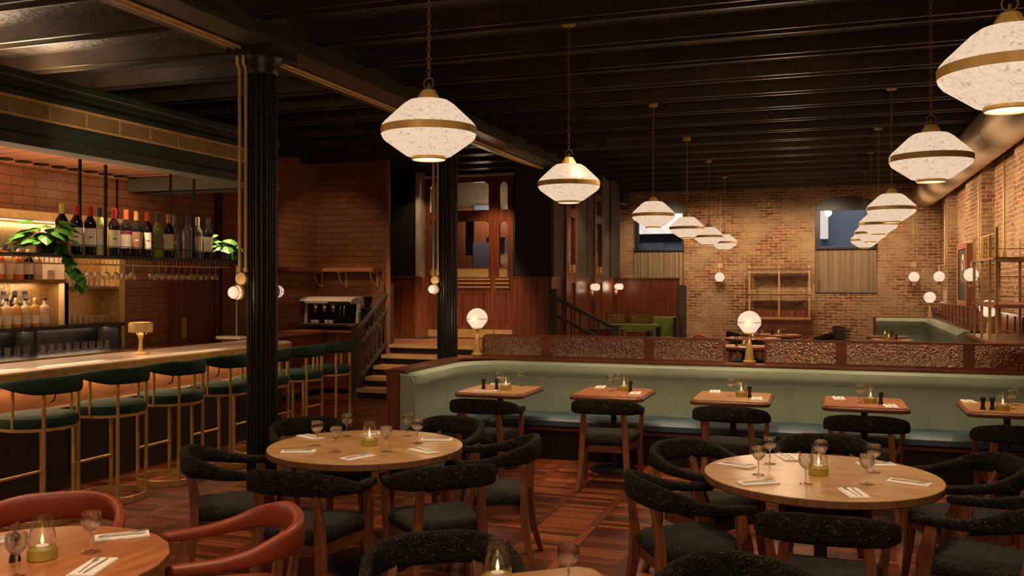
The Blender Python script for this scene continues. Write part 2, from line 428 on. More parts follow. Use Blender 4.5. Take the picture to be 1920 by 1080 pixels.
# left wall (brown tile), with the service door
struct('wall_left', MB().box(XL-.12, XL, -3.2, 15.4, 0, ZC), TILE_YZ)
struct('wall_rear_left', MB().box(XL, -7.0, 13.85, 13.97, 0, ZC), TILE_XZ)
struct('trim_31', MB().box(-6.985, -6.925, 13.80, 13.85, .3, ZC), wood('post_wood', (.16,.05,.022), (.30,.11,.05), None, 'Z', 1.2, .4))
# tile pier lit by its own lamp near the bar end
# entrance wall on the landing
struct('wall_entrance', MB().box(XL, -7.1, 15.4, 15.75, .79, ZC), DKWALL)
struct('trim_32', MB().box(-7.175, -7.09, 15.37, 15.62, 1.89, ZC), CREAMW)
struct('trim_33', MB().box(XL, -7.1, 15.36, 15.4, .79, 1.89).box(XL, -7.09, 15.34, 15.42, 1.89, 1.915), MAHOG)
struct('trim_34', MB().box(-7.16, -7.02, 15.30, 15.6, .79, 1.9), wood('pilaster_wood', (.14,.045,.02), (.26,.09,.042), None, 'Z', 1.2, .4))
struct('wall_door_head', MB().box(-7.1, -4.75, 15.6, 15.75, 3.76, ZC).box(-5.36, -4.75, 15.6, 15.75, .775, 3.76), DKWALL)
# wall block with tall doors, running away from the landing
X0 = -4.15
struct('wall_middle', MB().box(-4.74, X0, 13.9, 18.65, .0, ZC), DKWALL)
struct('trim_35', MB().box(-4.76, X0+.03, 13.86, 13.9, .0, 1.87).box(X0, X0+.03, 13.9, 18.65, 0, 1.87).box(-4.77, X0+.045, 13.85, 13.9, 1.87, 1.895).box(X0, X0+.045, 13.9, 18.65, 1.87, 1.895), MAHOG)
n = 36
for y0, y1, mm, dx in [(13.92,14.52,GREY,.05), (15.28,16.02,TEXGREY,.05), (16.04,16.48,GREY,.06), (17.24,17.8,TEXGREY,.05), (17.84,18.65,GREY,.08)]:
    struct('trim_%d' % n, MB().box(X0, X0+dx, y0, y1, 1.9, ZC), mm); n += 1
# partition panel at the end of the booth area
struct('wall_partition', MB().box(X0, -2.85, 18.65, 18.73, 0, 1.87).box(X0, -2.83, 18.63, 18.75, 1.87, 1.9), MAHOG)
struct('trim_%d' % n, MB().box(-2.85, -2.72, 18.62, 18.76, 0, 1.75), GREY); n += 1
struct('trim_%d' % n, MB().box(X0, -4.0, 18.66, 19.3, 3.45, ZC), BLACK); n += 1
struct('wall_behind_partition', MB().box(-4.9, -4.75, 18.7, 20.9, 0, ZC), BR_YZ)
# far brick wall with two arched windows
def arch(xa, xb, zb, zs, zt, k=12):
    pts = []
    for i in range(k+1):
        a = i/k; pts.append((xb+(xa-xb)*a, zs+(zt-zs)*math.sin(PI*a)**.8 if 0 < a < 1 else zs))
    return pts
FY = 20.8
W1 = (-4.23, -3.07, 1.5, 3.50, 3.66); W2 = (-.27, .98, 1.56, 3.48, 3.66)
def flipM(y):   # plan (x, z) polygons stood upright at depth y
    return Matrix(((1,0,0,0),(0,0,1,y),(0,1,0,0),(0,0,0,1)))
def wall_with_windows(b, x0, x1, z1, y0, y1, wins):
    xs = x0
    for (a, c, zb, zs, zt) in wins:
        b.box(xs, a, y0, y1, 0, z1); b.box(a, c, y0, y1, 0, zb)
        ap = arch(a, c, zb, zs, zt)           # from right spring to left spring
        for (p, q) in zip(ap[:-1], ap[1:]):
            b.prism([(q[0], q[1]), (p[0], p[1]), (p[0], z1), (q[0], z1)], y0, y1, flipM(0))
        xs = c
    b.box(xs, x1, y0, y1, 0, z1)
    return b
struct('wall_far', wall_with_windows(MB(), -4.8, 2.9, ZC, FY, FY+.35, [W1, W2]), BR_XZ)
def window(i, w, zg):
    a, c, zb, zs, zt = w
    o = MB()
    # frame: dark jambs, head panel filling the arch, glazing bar
    o.box(a, a+.09, FY+.16, FY+.26, zg, zs); o.box(c-.06, c, FY+.16, FY+.26, zg, zs)
    zh = zs-.12
    ap = arch(a, c, zb, zs, zt)
    o.prism([(a, zh), (c, zh)] + ap, FY+.18, FY+.26, flipM(0))
    o.box(a, c, FY+.02, FY+.26, zg-.03, zg)
    fr = o.build('window_%d' % i, BLACK); fr['kind'] = 'structure'
    p = MB().box(a+.09, c-.06, FY+.2, FY+.21, zg, zh).build('pane', NIGHTG, fr, world=True)
    return fr
window(1, W1, 2.55); window(2, W2, 2.55)
def blind(w, zb, label, x=0):
    a, c = w[0]+.01, w[1]-.01
    t = thing('window_blind', label, 'blind', ((a+c)/2, FY+.08, zb))
    b = MB(); nfold = 26; wd = (c-a)/nfold
    poly = [(a+i*wd, FY+.08+(.012 if i % 2 else -.012)) for i in range(nfold+1)]
    poly += [(x_, y_+.02) for x_, y_ in reversed(poly)]
    b.prism(poly, zb+.03, 2.52); b.build('blind_fabric', CURT, t, world=True)
    MB().box(a, c, FY+.05, FY+.13, zb, zb+.03).build('bottom_rail', BLACK, t, world=True)
blind(W1, 1.5, 'striped brown fabric blind in the left arched window'); blind(W2, 1.56, 'striped brown fabric blind with black bottom rail in the right arched window')
# outside the windows: building across the street
NB = plain('blue_dusk_render', (.052,.064,.090), .8, 0, .1, .6)
t = thing('neighbouring_building', 'blue grey building seen through the arched windows', 'building', (-1.0, 26.5, 0))
MB().box(-14, 8, 25.5, 29, -3, 9).build('facade', NB, t, world=True)
MB().box(-5.7, -3.5, 25.3, 25.5, 3.15, 5.6).build('white_gable', plain('white_render', (.85,.80,.72), .8), t, world=True)
MB().box(-4.9, -4.3, 25.35, 25.5, 1.4, 2.9).build('window_bay', plain('dark_bay', (.040,.043,.052), .5), t, world=True)
MB().box(-.20, .0, 25.3, 25.5, 2.95, 4.15).build('lit_window', emit('lit_window_glow', (.9,.74,.58), .70), t, world=True)
MB().box(-.3, 1.6, 25.2, 25.5, -1, 2.75).build('lower_bay', plain('grey_bay', (.06,.068,.09), .6), t, world=True)
# right brick wall with two piers
struct('wall_right', MB().box(XR, XR+.25, -3.2, FY+.3, 0, ZC), BR_YZ)
for i, (ya, yb) in enumerate([(19.7, 20.8), (15.5, 17.2), (11.6,12.9)]):
    o = MB().box(2.2, XR, ya, yb, 1.2, ZC)
    m_ = o.build('wall_pier', BR_YZ); m_['kind'] = 'structure'
    m_.data.materials.append(BR_XZ)
    for p in m_.data.polygons:
        if abs(p.normal.y) > .7: p.material_index = 1
# far right dado
struct('trim_%d' % n, MB().box(2.12, 2.2, 10.2, 20.0, 0, 1.40).box(2.10, 2.2, 10.2, 20.02, 1.40, 1.425), MAHOG); n += 1
for i in range(20):
    y = 10.4+i*.49
    struct('trim_%d' % n, MB().box(2.106, 2.12, y, y+.035, .1, 1.40), MAHOG); n += 1
struct('trim_%d' % n, MB().box(2.108, 2.12, 10.2, 20.0, 1.18, 1.205), MAHOGY); n += 1
# landing and steps
STEPW = wood('step_tread_wood', (.25,.10,.045), (.42,.18,.085), None, 'X', 1.2, .45)
def step(x0, x1, y0, y1, z, nose, first=None):
    pass
st = thing('staircase', 'five wooden steps with brass nosings up to the entrance landing', 'stairs', (-5.5, 12.7, 0))
for k in range(1, 6):
    z = .155*k; y0 = 12.71+(k-1)*.28
    yb = y0+.30 if k < 5 else 15.6
    xr = -4.06
    tm = MB().box(-6.93, xr if k < 5 else -4.78, y0, yb, z-.045, z)
    if k == 5: tm.box(-4.78, xr, y0, 13.84, z-.045, z)
    tr = tm.build('tread', STEPW, st, world=True)
    MB().box(-6.935, xr, y0-.02, y0, z-.058, z+.002).build('nosing', BRASSP, st, world=True)
    MB().box(-6.93, xr, y0+.03, y0+.05, z-.155, z-.045).build('riser', BLACK, st, world=True)
MB().box(XL+.01, -6.93, 13.98, 15.35, .70, .775).build('landing_board', STEPW, st, world=True)
for k in range(1, 5):
    z = .155*(5-k); x0 = -4.06+(k-1)*.28
    MB().box(x0, x0+.30, 13.0, 13.84, z-.045, z).build('tread', STEPW, st, world=True)
    MB().box(x0+.28, x0+.302, 13.0, 13.84, z-.058, z+.002).build('nosing', BRASSP, st, world=True)
    MB().box(x0, x0+.27, 12.98, 13.0, 0, z-.05).build('stringer', BLACK, st, world=True)
def handrail(label, p, q, nb, zf0, zf1, newel=True):
    # p,q: post positions; zf: floor heights at posts
    t = thing('stair_handrail', label, 'handrail', (p[0], p[1], 0))
    for (x, y), z0, z1 in ((p, zf0, p_top), (q, zf1, q_top)):
        pb = MB().box(x-.065, x+.065, y-.065, y+.065, z0, z1)
        pb.build('newel_post', RAIL, t, world=True, bevel=.008)
    a = Vector((p[0], p[1], p_top-.07)); b = Vector((q[0], q[1], q_top-.13))
    MB().bar(a, b, .06, .055).build('top_rail', RAIL, t, world=True)
    dz = Vector((0,0,-.27)); MB().bar(a+dz, b+dz, .045, .045).build('middle_rail', RAIL, t, world=True)
    dz = Vector((0,0,-.80)); MB().bar(a+dz, b+dz, .045, .05).build('bottom_rail', RAIL, t, world=True)
    for i in range(nb):
        f = (i+1)/(nb+1); c = a.lerp(b, f)
        MB().box(c.x-.012, c.x+.012, c.y-.012, c.y+.012, c.z-.80, c.z-.02).build('baluster', RAIL, t, world=True)
    return t
p_top, q_top = 1.10, 1.78
handrail('dark grey wooden stair handrail with square newels beside the coffee counter', (-6.98,12.78), (-6.98,13.9), 7, 0, .775)
p_top, q_top = 1.15, 1.70
handrail('dark grey stair handrail descending right from the landing, in front of the wood panelling', (-3.10,13.92), (-4.10,13.92), 6, 0, 0)
# entrance doors
def door_leaf(idx, x0, x1, y, z0, z1, glasses, plates, rails=(), axis='X'):
    w = MB()
    mb = MB()
    st_ = .10
    mb.box(x0, x0+st_, y-.03, y+.03, z0, z1); mb.box(x1-st_, x1, y-.03, y+.03, z0, z1)
    zs = sorted([z0] + [v for g in glasses for v in g] + [z1])
    for a, b_ in zip(zs[::2], zs[1::2]):
        mb.box(x0+st_, x1-st_, y-.028, y+.028, a, b_)
    d = mb.build('door_%d' % idx, MAHOG); d['kind'] = 'structure'
    for a, b_ in glasses:
        MB().box(x0+st_, x1-st_, y-.006, y+.006, a, b_).build('pane', PEB2, d, world=True)
        # arched corner fillets
        if b_-a > .5:
            for cx, sx_ in ((x0+st_, 1), (x1-st_, -1)):
                pts = [(cx, b_)] + [(cx+sx_*.10*(1-math.cos(t_*PI/16)), b_-.10*(1-math.sin(t_*PI/16))) for t_ in range(0, 9)]
                MB().prism(pts, y-.024, y+.024, flipM(0)).build('arch_fillet', MAHOG, d, world=True)
    for a, b_ in plates:
        kx = st_+.005 if a > 1.2 else .01
        MB().box(x0+kx, x1-kx, y-.034, y-.028, a, b_).build('brass_plate', BRASSP, d, world=True)
    for z in rails:
        MB().tube([(x0+.05, y-.09, z), (x1-.05, y-.09, z)], .011, 8).build('push_bar', BRASSP, d, world=True)
    return d
PEB2 = clear_glass('door_glass', (.92,.86,.78), 1.6, .08)
yd = 15.62
door_leaf(1, -7.08, -6.62, yd, .78, 3.72, [(2.05,2.95),(3.1,3.62)], [(1.92,2.04),(.80,.93)])
door_leaf(2, -6.60, -5.72, yd, .78, 3.72, [(2.08,2.92),(3.12,3.63)], [(1.90,2.05),(.80,.95)], (1.86,1.79,1.72))
door_leaf(3, -5.72, -5.36, yd, .78, 3.72, [(2.08,2.92),(3.12,3.63)], [(1.90,2.05),(.80,.95)], (1.86,1.79,1.72))
struct('trim_%d' % n, MB().box(-7.1, -4.74, 15.56, 15.62, 3.74, 3.775), CREAMW); n += 1
for x in (-6.35, -5.95, -5.5):
    struct('trim_%d' % n, MB().box(x, x+.03, yd-.045, yd-.03, 1.05, 1.62), MAHOG); n += 1
# lobby behind the entrance glass
t = thing('lobby_screen', 'timber and blue glazed lobby screen glimpsed through the entrance doors', 'screen', (-6.2, 17.2, .78))
MB().box(-8.2, -4.8, 17.25, 17.3, .78, 3.9).build('backing', plain('lobby_wall', (.20,.17,.13), .8), t, world=True)
LW = wood('lobby_wood', (.18,.06,.03), (.30,.11,.05), None, 'Z', 1, .5)
for a, c_, zb, zt in [(-7.3,-6.72,.8,3.3), (-6.9,-4.9,2.35,3.15), (-6.45,-6.05,.8,2.7), (-5.5,-4.9,.8,2.4)]:
    MB().box(a, c_, 17.15, 17.25, zb, zt).build('timber_panel', LW, t, world=True)
for a, c_, zb, zt in [(-6.72,-6.35,.9,2.6), (-6.05,-5.45,.9,2.65), (-7.9,-7.35,.9,2.9), (-6.7,-6.2,3.2,3.34), (-6.0,-5.5,3.2,3.34)]:
    MB().box(a, c_, 17.10, 17.15, zb, zt).build('blue_glazing', plain('dusk_blue_glazing', (.13,.19,.30), .3), t, world=True)
# tall panelled doors on the middle wall
for i, (ya, yb, zt) in enumerate([(14.55, 15.25, 3.5), (16.5, 17.2, 3.46)]):
    d = MB()
    x = X0+.02
    d.box(x, x+.06, ya, ya+.12, .79, zt); d.box(x, x+.06, yb-.12, yb, .79, zt)
    for a, b_ in ((.79,.95), (1.8,1.98), (2.9,3.05), (zt-.12,zt)): d.box(x, x+.055, ya+.12, yb-.12, a, b_)
    d = d.build('door_%d' % (4+i), MAHOG); d['kind'] = 'structure'
    MB().box(x, x+.03, ya+.12, yb-.12, .9, 1.85).build('panel', MAHOG, d, world=True)
    MB().box(x+.01, x+.02, ya+.12, yb-.12, 1.98, 3.45).build('pane', PEB2, d, world=True)
    MB().box(x+.055, x+.066, ya+.14, ya+.30, 1.97, 2.10).box(x+.055, x+.066, yb-.32, yb-.14, 1.97, 2.10).build('brass_plate', BRASSP, d, world=True)
# service door behind the bar
d = MB().box(XL, XL+.06, 10.15, 10.98, 0, 2.35).build('door_6', MAHOG); d['kind'] = 'structure'
MB().box(XL+.06, XL+.075, 10.28, 10.36, 1.05, 1.33).build('push_plate', BRASS, d, world=True)
MB().box(XL, XL+.08, 10.08, 10.15, 0, 2.42).box(XL, XL+.08, 10.98, 11.05, 0, 2.42).build('frame', MAHOG, d, world=True)
struct('trim_%d' % n, MB().box(XL, XL+.02, 9.13, 9.15, .9, ZC).box(XL, XL+.03, 11.05, 11.2, .9, ZC), BLACK); n += 1
# air duct
t = thing('air_duct', 'large round painted air duct running along the right brick wall under the ceiling', 'duct', (1.9, 8.8, 3.35))
MB().tube([(1.9, y, 3.63) for y in (-3.1, 20.75)], .267, 40).build('duct_pipe', DUCT, t, world=True, smooth=True)
for y in (4.6, 8.2, 11.8, 15.4, 19.0):
    MB().tube([(1.9, y, 3.63), (1.9, y+.04, 3.63)], .272, 40).build('joint_band', DUCT, t, world=True, smooth=True)

# ------------------------------------------------------------------ fluted columns
def column(x, y, label):
    t = thing('fluted_column', label, 'column', (x, y, 0))
    k = 24; poly = []
    for i in range(k):
        for da, rr in ((0,.118), (.25,.118), (.36,.104), (.64,.100), (.89,.104)):
            a = 2*PI*(i+da)/k; poly.append((rr*math.cos(a), rr*math.sin(a)))
    MB().prism(poly, .16, 3.42).build('fluted_shaft', BLACK, t)
    MB().lathe([(.17,0),(.17,.06),(.145,.09),(.15,.11),(.125,.16)], 32).build('base', BLACK, t, smooth=True)
    MB().lathe([(.12,3.40),(.135,3.44),(.13,3.47),(.155,3.53)], 32).box(-.19,.19,-.19,.19,3.53,3.60).build('capital', BLACK, t, smooth=True)
column(-4.14, 6.08, 'near black fluted iron column beside the bar stools')
column(-4.14, 9.73, 'far black fluted iron column behind the green banquette')
def conduits(x, y, ys, ye, label):
    t = thing('brass_conduit', label, 'conduit', (x, y, 1.84))
    for i, dx in enumerate((-.028, .028)):
        pts = [(x+dx, ys, 3.585), (x+dx, y-.10, 3.585), (x+dx, y-.04, 3.57), (x+dx, y-.03, 3.52), (x+dx, y-.03, 3.47), (x+dx, y+.0, 3.44), (x+dx, y, 3.40), (x+dx, y, 1.90)]
        MB().tube(pts, .013, 10).build('pipe', BRASSP, t, world=True, smooth=True)
        MB().tube([(x+dx, y, 1.92), (x+dx, y, 1.88)], .018, 10).build('pipe_coupling', BRASSP, t, world=True, smooth=True)
    MB().lathe([(.048,-.02),(.052,-.01),(.052,.012),(.045,.02)], 28, Matrix.Translation((x, y-.01, 1.832)) @ Matrix.Rotation(PI/2, 4, 'X')).build('junction_disc', BRASSP, t, world=True, smooth=True)
    return t
conduits(-4.235, 5.965, -3.0, 0, 'pair of brass conduits along the beam and down the near black column')
conduits(-4.235, 9.61, 6.25, 0, 'pair of brass conduits along the beam and down the far black column')
t = thing('brass_conduit', 'pair of brass conduits along the last stretch of beam beyond the far column', 'conduit', (-4.235, 9.9, 3.57))
for dx in (-.028,.028): MB().tube([(-4.235+dx, 9.9, 3.585), (-4.235+dx, 13.7, 3.585)], .013, 8).build('pipe', BRASSP, t, world=True, smooth=True)
def bulkhead_lamp(x, y, z, ang, label, grp='round wall lamps on the columns'):
    M = Matrix.Rotation(ang, 4, 'Z') @ Matrix.Rotation(PI/2, 4, 'X')   # lamp axis along -Y then rotated
    t = bpy.data.objects.new('wall_lamp', None); COL.objects.link(t); t.empty_display_size = .05
    t.matrix_basis = Matrix.Translation((x, y, z)) @ M
    tag(t, label, 'wall lamp', grp)
    MB().lathe([(.056,0),(.06,.012),(.055,.026),(.046,.03)], 28).build('back_plate', BRASSP, t, smooth=True)
    MB().lathe([(.050,.030),(.054,.038),(.050,.046)], 28).build('glass_collar', GLOBE, t, smooth=True)
    MB().lathe([(.046,.046),(.052,.052),(.046,.058)], 28).build('cage_ring', BRASSP, t, smooth=True)
    MB().lathe([(.044,.058),(.047,.072),(.036,.092),(.001,.098)], 28, cap=False).build('opal_glass', GLOBE, t, smooth=True)
    MB().tube([(-.068,0,.052),(.068,0,.052)], .004, 6).build('cage_pin', BRASSP, t)
    return t
bulkhead_lamp(-4.245, 5.955, 1.725, R(-18), 'round opal wall lamp on the left face of the near black column')
bulkhead_lamp(-4.13, 6.205, 1.73, R(172), 'round opal wall lamp half hidden behind the near black column')
bulkhead_lamp(-4.235, 9.60, 1.725, R(-8), 'round opal wall lamp on the far black column')
# small fluted sconces on the middle wall
def shell_sconce(x, y, z, label):
    t = thing('shell_sconce', label, 'wall lamp', (x, y, z), 0, 'white shell wall lamps on the wood panelling')
    M = Matrix.Rotation(PI/2, 4, 'Y')
    MB().lathe([(.03,0),(.05,.02),(.03,.04)], 8, M).build('back_plate', BRASSP, t, smooth=True)
    MB().lathe([(.05,.04),(.062,.07),(.062,.16),(.045,.19)], 10, M).build('lamp_shade', GLOBE, t, smooth=True)
    MB().lathe([(.02,-.06),(.045,-.10),(.035,-.15),(.005,-.18)], 8, Matrix.Translation((.04,0,0))).build('drop_finial', BRASSP, t, smooth=True)
shell_sconce(-4.10, 16.2, 1.72, 'left of two white shell wall lamps on the wood panelling')
shell_sconce(-4.10, 18.2, 1.72, 'right of two white shell wall lamps on the wood panelling')

# ------------------------------------------------------------------ pendants
def pendant_proto():
    t = thing('pendant_lamp', 'x', 'pendant lamp', (0,0,2.55), 0, 'faceted white glass pendant lamps')
    MB().lathe([(.095,.152),(.10,.152),(.13,.132),(.222,.045),(.236,.028),(.238,.016)], 40, cap=False).build('upper_shade', SHADE, t, smooth=True)
    MB().lathe([(.238,-.016),(.236,-.03),(.222,-.048),(.115,-.124),(.09,-.13)], 40, cap=False).build('lower_shade', SHADE, t, smooth=True)
    MB().lathe([(.240,-.019),(.2425,-.017),(.2425,.017),(.240,.019)], 48, cap=False).build('brass_band', GILT, t, smooth=True)
    MB().lathe([(.066,.150),(.064,.155),(.036,.205),(.03,.209),(.001,.21)], 10, cap=False).build('cap', GILT, t)
    MB().lathe([(.088,-.128),(.088,-.143),(.083,-.146)], 36, cap=False).build('rim', GILT, t, smooth=True)
    MB().lathe([(.001,-.141),(.083,-.141)], 36, cap=False).build('diffuser', DIFF, t)
    b = MB().tube([(0,0,.205),(0,0,.24)], .006, 8); b.tube([(.027*math.cos(a*PI/10), 0, .242+.027*math.sin(a*PI/10)) for a in range(20)], .0032, 6, True)
    b.build('hanging_ring', BRASSD, t)
    c = MB(); z = .268; i = 0
    top = ZC-.10-2.55-.03
    while z < top:
        lk = [(.009*math.cos(a*PI/4), .017*math.sin(a*PI/4)) for a in range(8)]
        pts = [((p if i % 2 else 0), (0 if i % 2 else p), z+.014+q) for p, q in lk]
        c.tube(pts, .0026, 4, True); z += .0275; i += 1
    c.build('chain', BRASSD, t)
    MB().lathe([(.02,ZC-2.55-.15),(.05,ZC-2.55-.145),(.055,ZC-2.55-.12),(.05,ZC-2.55-.10)], 20).build('ceiling_canopy', BRASS, t, smooth=True)
    return t
PN = pendant_proto()
ord_ = ['nearest', 'second', 'third', 'fourth', 'fifth', 'farthest']
row1 = [(-1.91,4.25), (-1.91,6.90), (-1.88,10.38), (-1.88,13.0), (-1.88,15.5), (-1.88,17.9)]
row2 = [(.62,3.72), (.60,6.20), (.62,10.28), (.62,12.89), (.62,15.2), (.62,17.7)]
PEND = []
for side, row in (('left', row1), ('right', row2)):
    for i, (x, y) in enumerate(row):
        lb = '%s white faceted glass pendant lamp in the %s row%s' % (ord_[i], side, ', counting away from the camera' if 0 < i < 5 else '')
        if PEND == []: o = PN; o.location = (x, y, 2.566); o['label'] = lb
        else: o = dup(PN, (x, y, 2.566), 0, lb)
        PEND.append((x, y))

# ------------------------------------------------------------------ globe table lamps
def globe_proto():
    t = thing('globe_lamp', 'x', 'table lamp', (0,0,0), 0, 'opal globe table lamps on brass stems')
    MB().lathe([(.066,0),(.066,.012),(.058,.018),(.050,.022),(.022,.20),(.020,.21),(.013,.22),(.013,.27),(.030,.29)], 24).build('brass_stem', BRASS, t, smooth=True)
    MB().lathe([(.055,.288),(.057,.30),(.050,.305)], 24).build('collar', BRASS, t, smooth=True)
    r = .118; zc = .405
    prof = [(.050,.302),(.060,.307),(.112,.375)] + [(r*math.cos(a), zc+r*math.sin(a)) for a in [R(v) for v in range(-5, 90, 9)]] + [(.001, zc+r)]
    MB().lathe(prof, 32, cap=False).build('opal_globe', GLOBE, t, smooth=True)
    MB().lathe([(r+.0008,zc-.003),(r+.0008,zc+.003)], 32, cap=False).build('seam_line', BRASSD, t)
    return t
GL = globe_proto(); GL.location = (-3.73, 9.62, .99); GL['label'] = 'opal globe lamp on brass stem at the left end of the green banquette'
dup(GL, (-1.10+.34, 9.62, .99), 0, 'opal globe lamp on brass stem in the gap between the two pebbled glass screens')
# ------------------------------------------------------------------ dining chairs
def rail_mesh(ah=.66, bh=.735):
    # horseshoe arm-and-back rail, tapering from a tall padded back to slim arm ends
    ctrl = [(.262,.235), (.270,.16), (.283,.05), (.293,-.06), (.280,-.16), (.225,-.245), (.13,-.285), (0,-.297)]
    hh = [.022,.024,.026,.034,.048,.060,.065,.066]
    zz = [ah,ah+.002,ah+.008,ah+.024,ah+.050,bh-.010,bh,bh]
    tt = [.026,.027,.026,.024,.024,.025,.026,.026]
    pts = [(x, y, z) for (x, y), z in zip(ctrl, zz)] + [(-x, y, z) for (x, y), z in list(zip(ctrl, zz))[-2::-1]]
    H = hh + hh[-2::-1]; T = tt + tt[-2::-1]
    # resample with Catmull-Rom
    P = []; HH = []; TT = []
    m = len(pts)
    for i in range(m-1):
        p0, p1, p2, p3 = [Vector(pts[max(0, min(m-1, j))]) for j in (i-1, i, i+1, i+2)]
        for s in range(3):
            t = s/3
            P.append(.5*((2*p1)+(p2-p0)*t+(2*p0-5*p1+4*p2-p3)*t*t+(3*p1-p0-3*p2+p3)*t**3))
            HH.append(H[i]*(1-t)+H[i+1]*t); TT.append(T[i]*(1-t)+T[i+1]*t)
    P.append(Vector(pts[-1])); HH.append(H[-1]); TT.append(T[-1])
    # rounded ends
    d0 = (P[0]-P[1]).normalized(); d1 = (P[-1]-P[-2]).normalized()
    P = [P[0]+d0*.022, P[0]+d0*.015] + P + [P[-1]+d1*.015, P[-1]+d1*.022]
    HH = [HH[0]*.45, HH[0]*.8] + HH + [HH[-1]*.8, HH[-1]*.45]; TT = [TT[0]*.45, TT[0]*.8] + TT + [TT[-1]*.8, TT[-1]*.45]
    secs = []
    for h, t in zip(HH, TT):
        sec = []
        for k in range(14):
            a = 2*PI*k/14; ca, sa = math.cos(a), math.sin(a); e = .62
            sec.append((t*math.copysign(abs(ca)**e, ca), h*math.copysign(abs(sa)**e, sa)))
        secs.append(sec)
    return MB().sweep(P, secs)
def blade(pts, ws, ds):
    # flat curved leg: list of points with widths (x) and depths (y)
    b = MB(); vs = []; fs = []
    for (x, y, z), w, d in zip(pts, ws, ds):
        vs += [(x-w/2,y-d/2,z),(x+w/2,y-d/2,z),(x+w/2,y+d/2,z),(x-w/2,y+d/2,z)]
    for i in range(len(pts)-1):
        for k in range(4):
            l = (k+1) % 4; fs.append((i*4+k, i*4+l, i*4+4+l, i*4+4+k))
    fs += [(3,2,1,0), tuple(range(len(pts)*4-4, len(pts)*4))]
    return b.add(vs, fs)
def seat_poly(s=1.0, k=5):
    pts = []
    cs = [(.245,.225,.05,0), (-.245,.225,.05,90), (-.20,-.235,.09,180), (.20,-.235,.09,270)]
    for cx, cy, r, a0 in cs:
        ccx = cx - math.copysign(r, cx); ccy = cy - math.copysign(r, cy)
        for i in range(k+1):
            a = R(a0+90*i/k); pts.append(((ccx+r*math.cos(a))*s, (ccy+r*math.sin(a))*s))
    return pts
def chair_proto(matr, mats, name='dining_chair'):
    t = thing(name, 'x', 'chair')
    b = MB(); n = len(seat_poly()); vs = []; fs = []
    prof = [(.93,.395), (1.0,.405), (1.03,.425), (1.03,.445), (1.0,.465), (.93,.478), (.75,.486), (.4,.490)]
    for s, z in prof: vs += [(x, y, z) for x, y in seat_poly(s)]
    for j in range(len(prof)-1):
        for i in range(n): fs.append((j*n+i, j*n+(i+1) % n, (j+1)*n+(i+1) % n, (j+1)*n+i))
    fs += [tuple(reversed(range(n))), tuple(range((len(prof)-1)*n, len(prof)*n))]
    b.add(vs, fs).build('seat', mats, t, smooth=True)
    rail_mesh().build('top_rail', matr, t, smooth=True)
    fr = MB(); o_ = seat_poly(.97); i_ = seat_poly(.82); fr.plate(o_, i_, .335, .397); fr.build('seat_frame', CHAIRX, t)
    for sx in (-1, 1):
        blade([(sx*.225,-.31,0),(sx*.205,-.265,.14),(sx*.192,-.235,.33),(sx*.185,-.235,.48),(sx*.178,-.255,.62),(sx*.17,-.275,.70)],
              [.040,.048,.055,.052,.046,.042], [.034,.042,.050,.046,.034,.028]).build('leg', CHAIRW, t, bevel=.006)
        blade([(sx*.262,.235,0),(sx*.248,.215,.20),(sx*.244,.205,.36),(sx*.256,.19,.48),(sx*.268,.165,.58),(sx*.270,.155,.65)],
              [.034,.042,.046,.042,.036,.032], [.036,.046,.066,.074,.062,.050]).build('leg', CHAIRW, t, bevel=.006)
    return t
CH = chair_proto(BOUC, BOUCS); CHL = chair_proto(LEATHER, LEATHER)
used = set()
def chair(x, y, fx, fy, label, group, first=None, leather=False):
    rz = math.atan2(fy, fx) - PI/2
    src = CHL if leather else CH
    if src.name not in used:
        used.add(src.name); src.matrix_basis = Matrix.Translation((x, y, 0)) @ Matrix.Rotation(rz, 4, 'Z'); src['label'] = label; src['group'] = group; return src
    return dup(src, (x, y, 0), rz, label, group)
T1 = (-2.82, 5.29); T2 = (-.04, 5.30)
G1 = 'black boucle armchairs around the left round table'; G2 = 'black boucle armchairs around the right round table'
chair(-3.43, 4.76, .80, .60, 'black boucle armchair left of the left round table, nearest the bar stools', G1)
chair(-2.74, 4.50, -.02, 1, 'black boucle armchair, back to the camera, in front of the left round table', G1)
chair(-2.13, 4.86, -.62, .72, 'black boucle armchair at the front right of the left round table, turned left', G1)
chair(-2.08, 5.62, -.93, -.20, 'black boucle armchair on the right side of the left round table, by the open floor', G1)
chair(-2.68, 6.08, -.25, -1, 'black boucle armchair behind the left round table in front of the banquette end', G1)
chair(-3.47, 5.78, .80, -.60, 'black boucle armchair behind the left round table beside the black column', G1)
chair(-.69, 4.86, .85, .52, 'black boucle armchair at the near left of the right round table', G2)
chair(-.70, 5.72, .85, -.52, 'black boucle armchair at the far left of the right round table', G2)
chair(-.01, 4.46, .0, 1, 'black boucle armchair, back to the camera, in front of the right round table', G2)
chair(.72, 4.98, -.90, .40, 'black boucle armchair near right of the right round table, cut by the picture edge', G2)
chair(.74, 5.86, -.93, -.30, 'black boucle armchair at the far right of the right round table', G2)
chair(-.02, 6.12, 0, -1, 'black boucle armchair behind the right round table facing the camera', G2)
GB = 'black boucle armchairs facing the banquette tables'
for i, (x, y, fx, w_) in enumerate([(-2.87,7.66,-.06,'leftmost'), (-1.84,7.97,-.05,'second from the left'), (-.76,7.86,.02,'middle'), (.28,7.68,.04,'second from the right'), (1.30,7.50,.06,'rightmost')]):
    chair(x, y, fx, 1, 'black boucle armchair facing the green banquette, %s of the five' % w_, GB)
chair(-3.30, 3.20, .60, -.75, 'russet leather armchair behind the walnut table in the bottom left corner', 'russet leather armchairs', leather=True)
chair(-2.45, 3.34, -.76, -.66, 'russet leather armchair right of the walnut table in the bottom left corner', 'russet leather armchairs', leather=True)
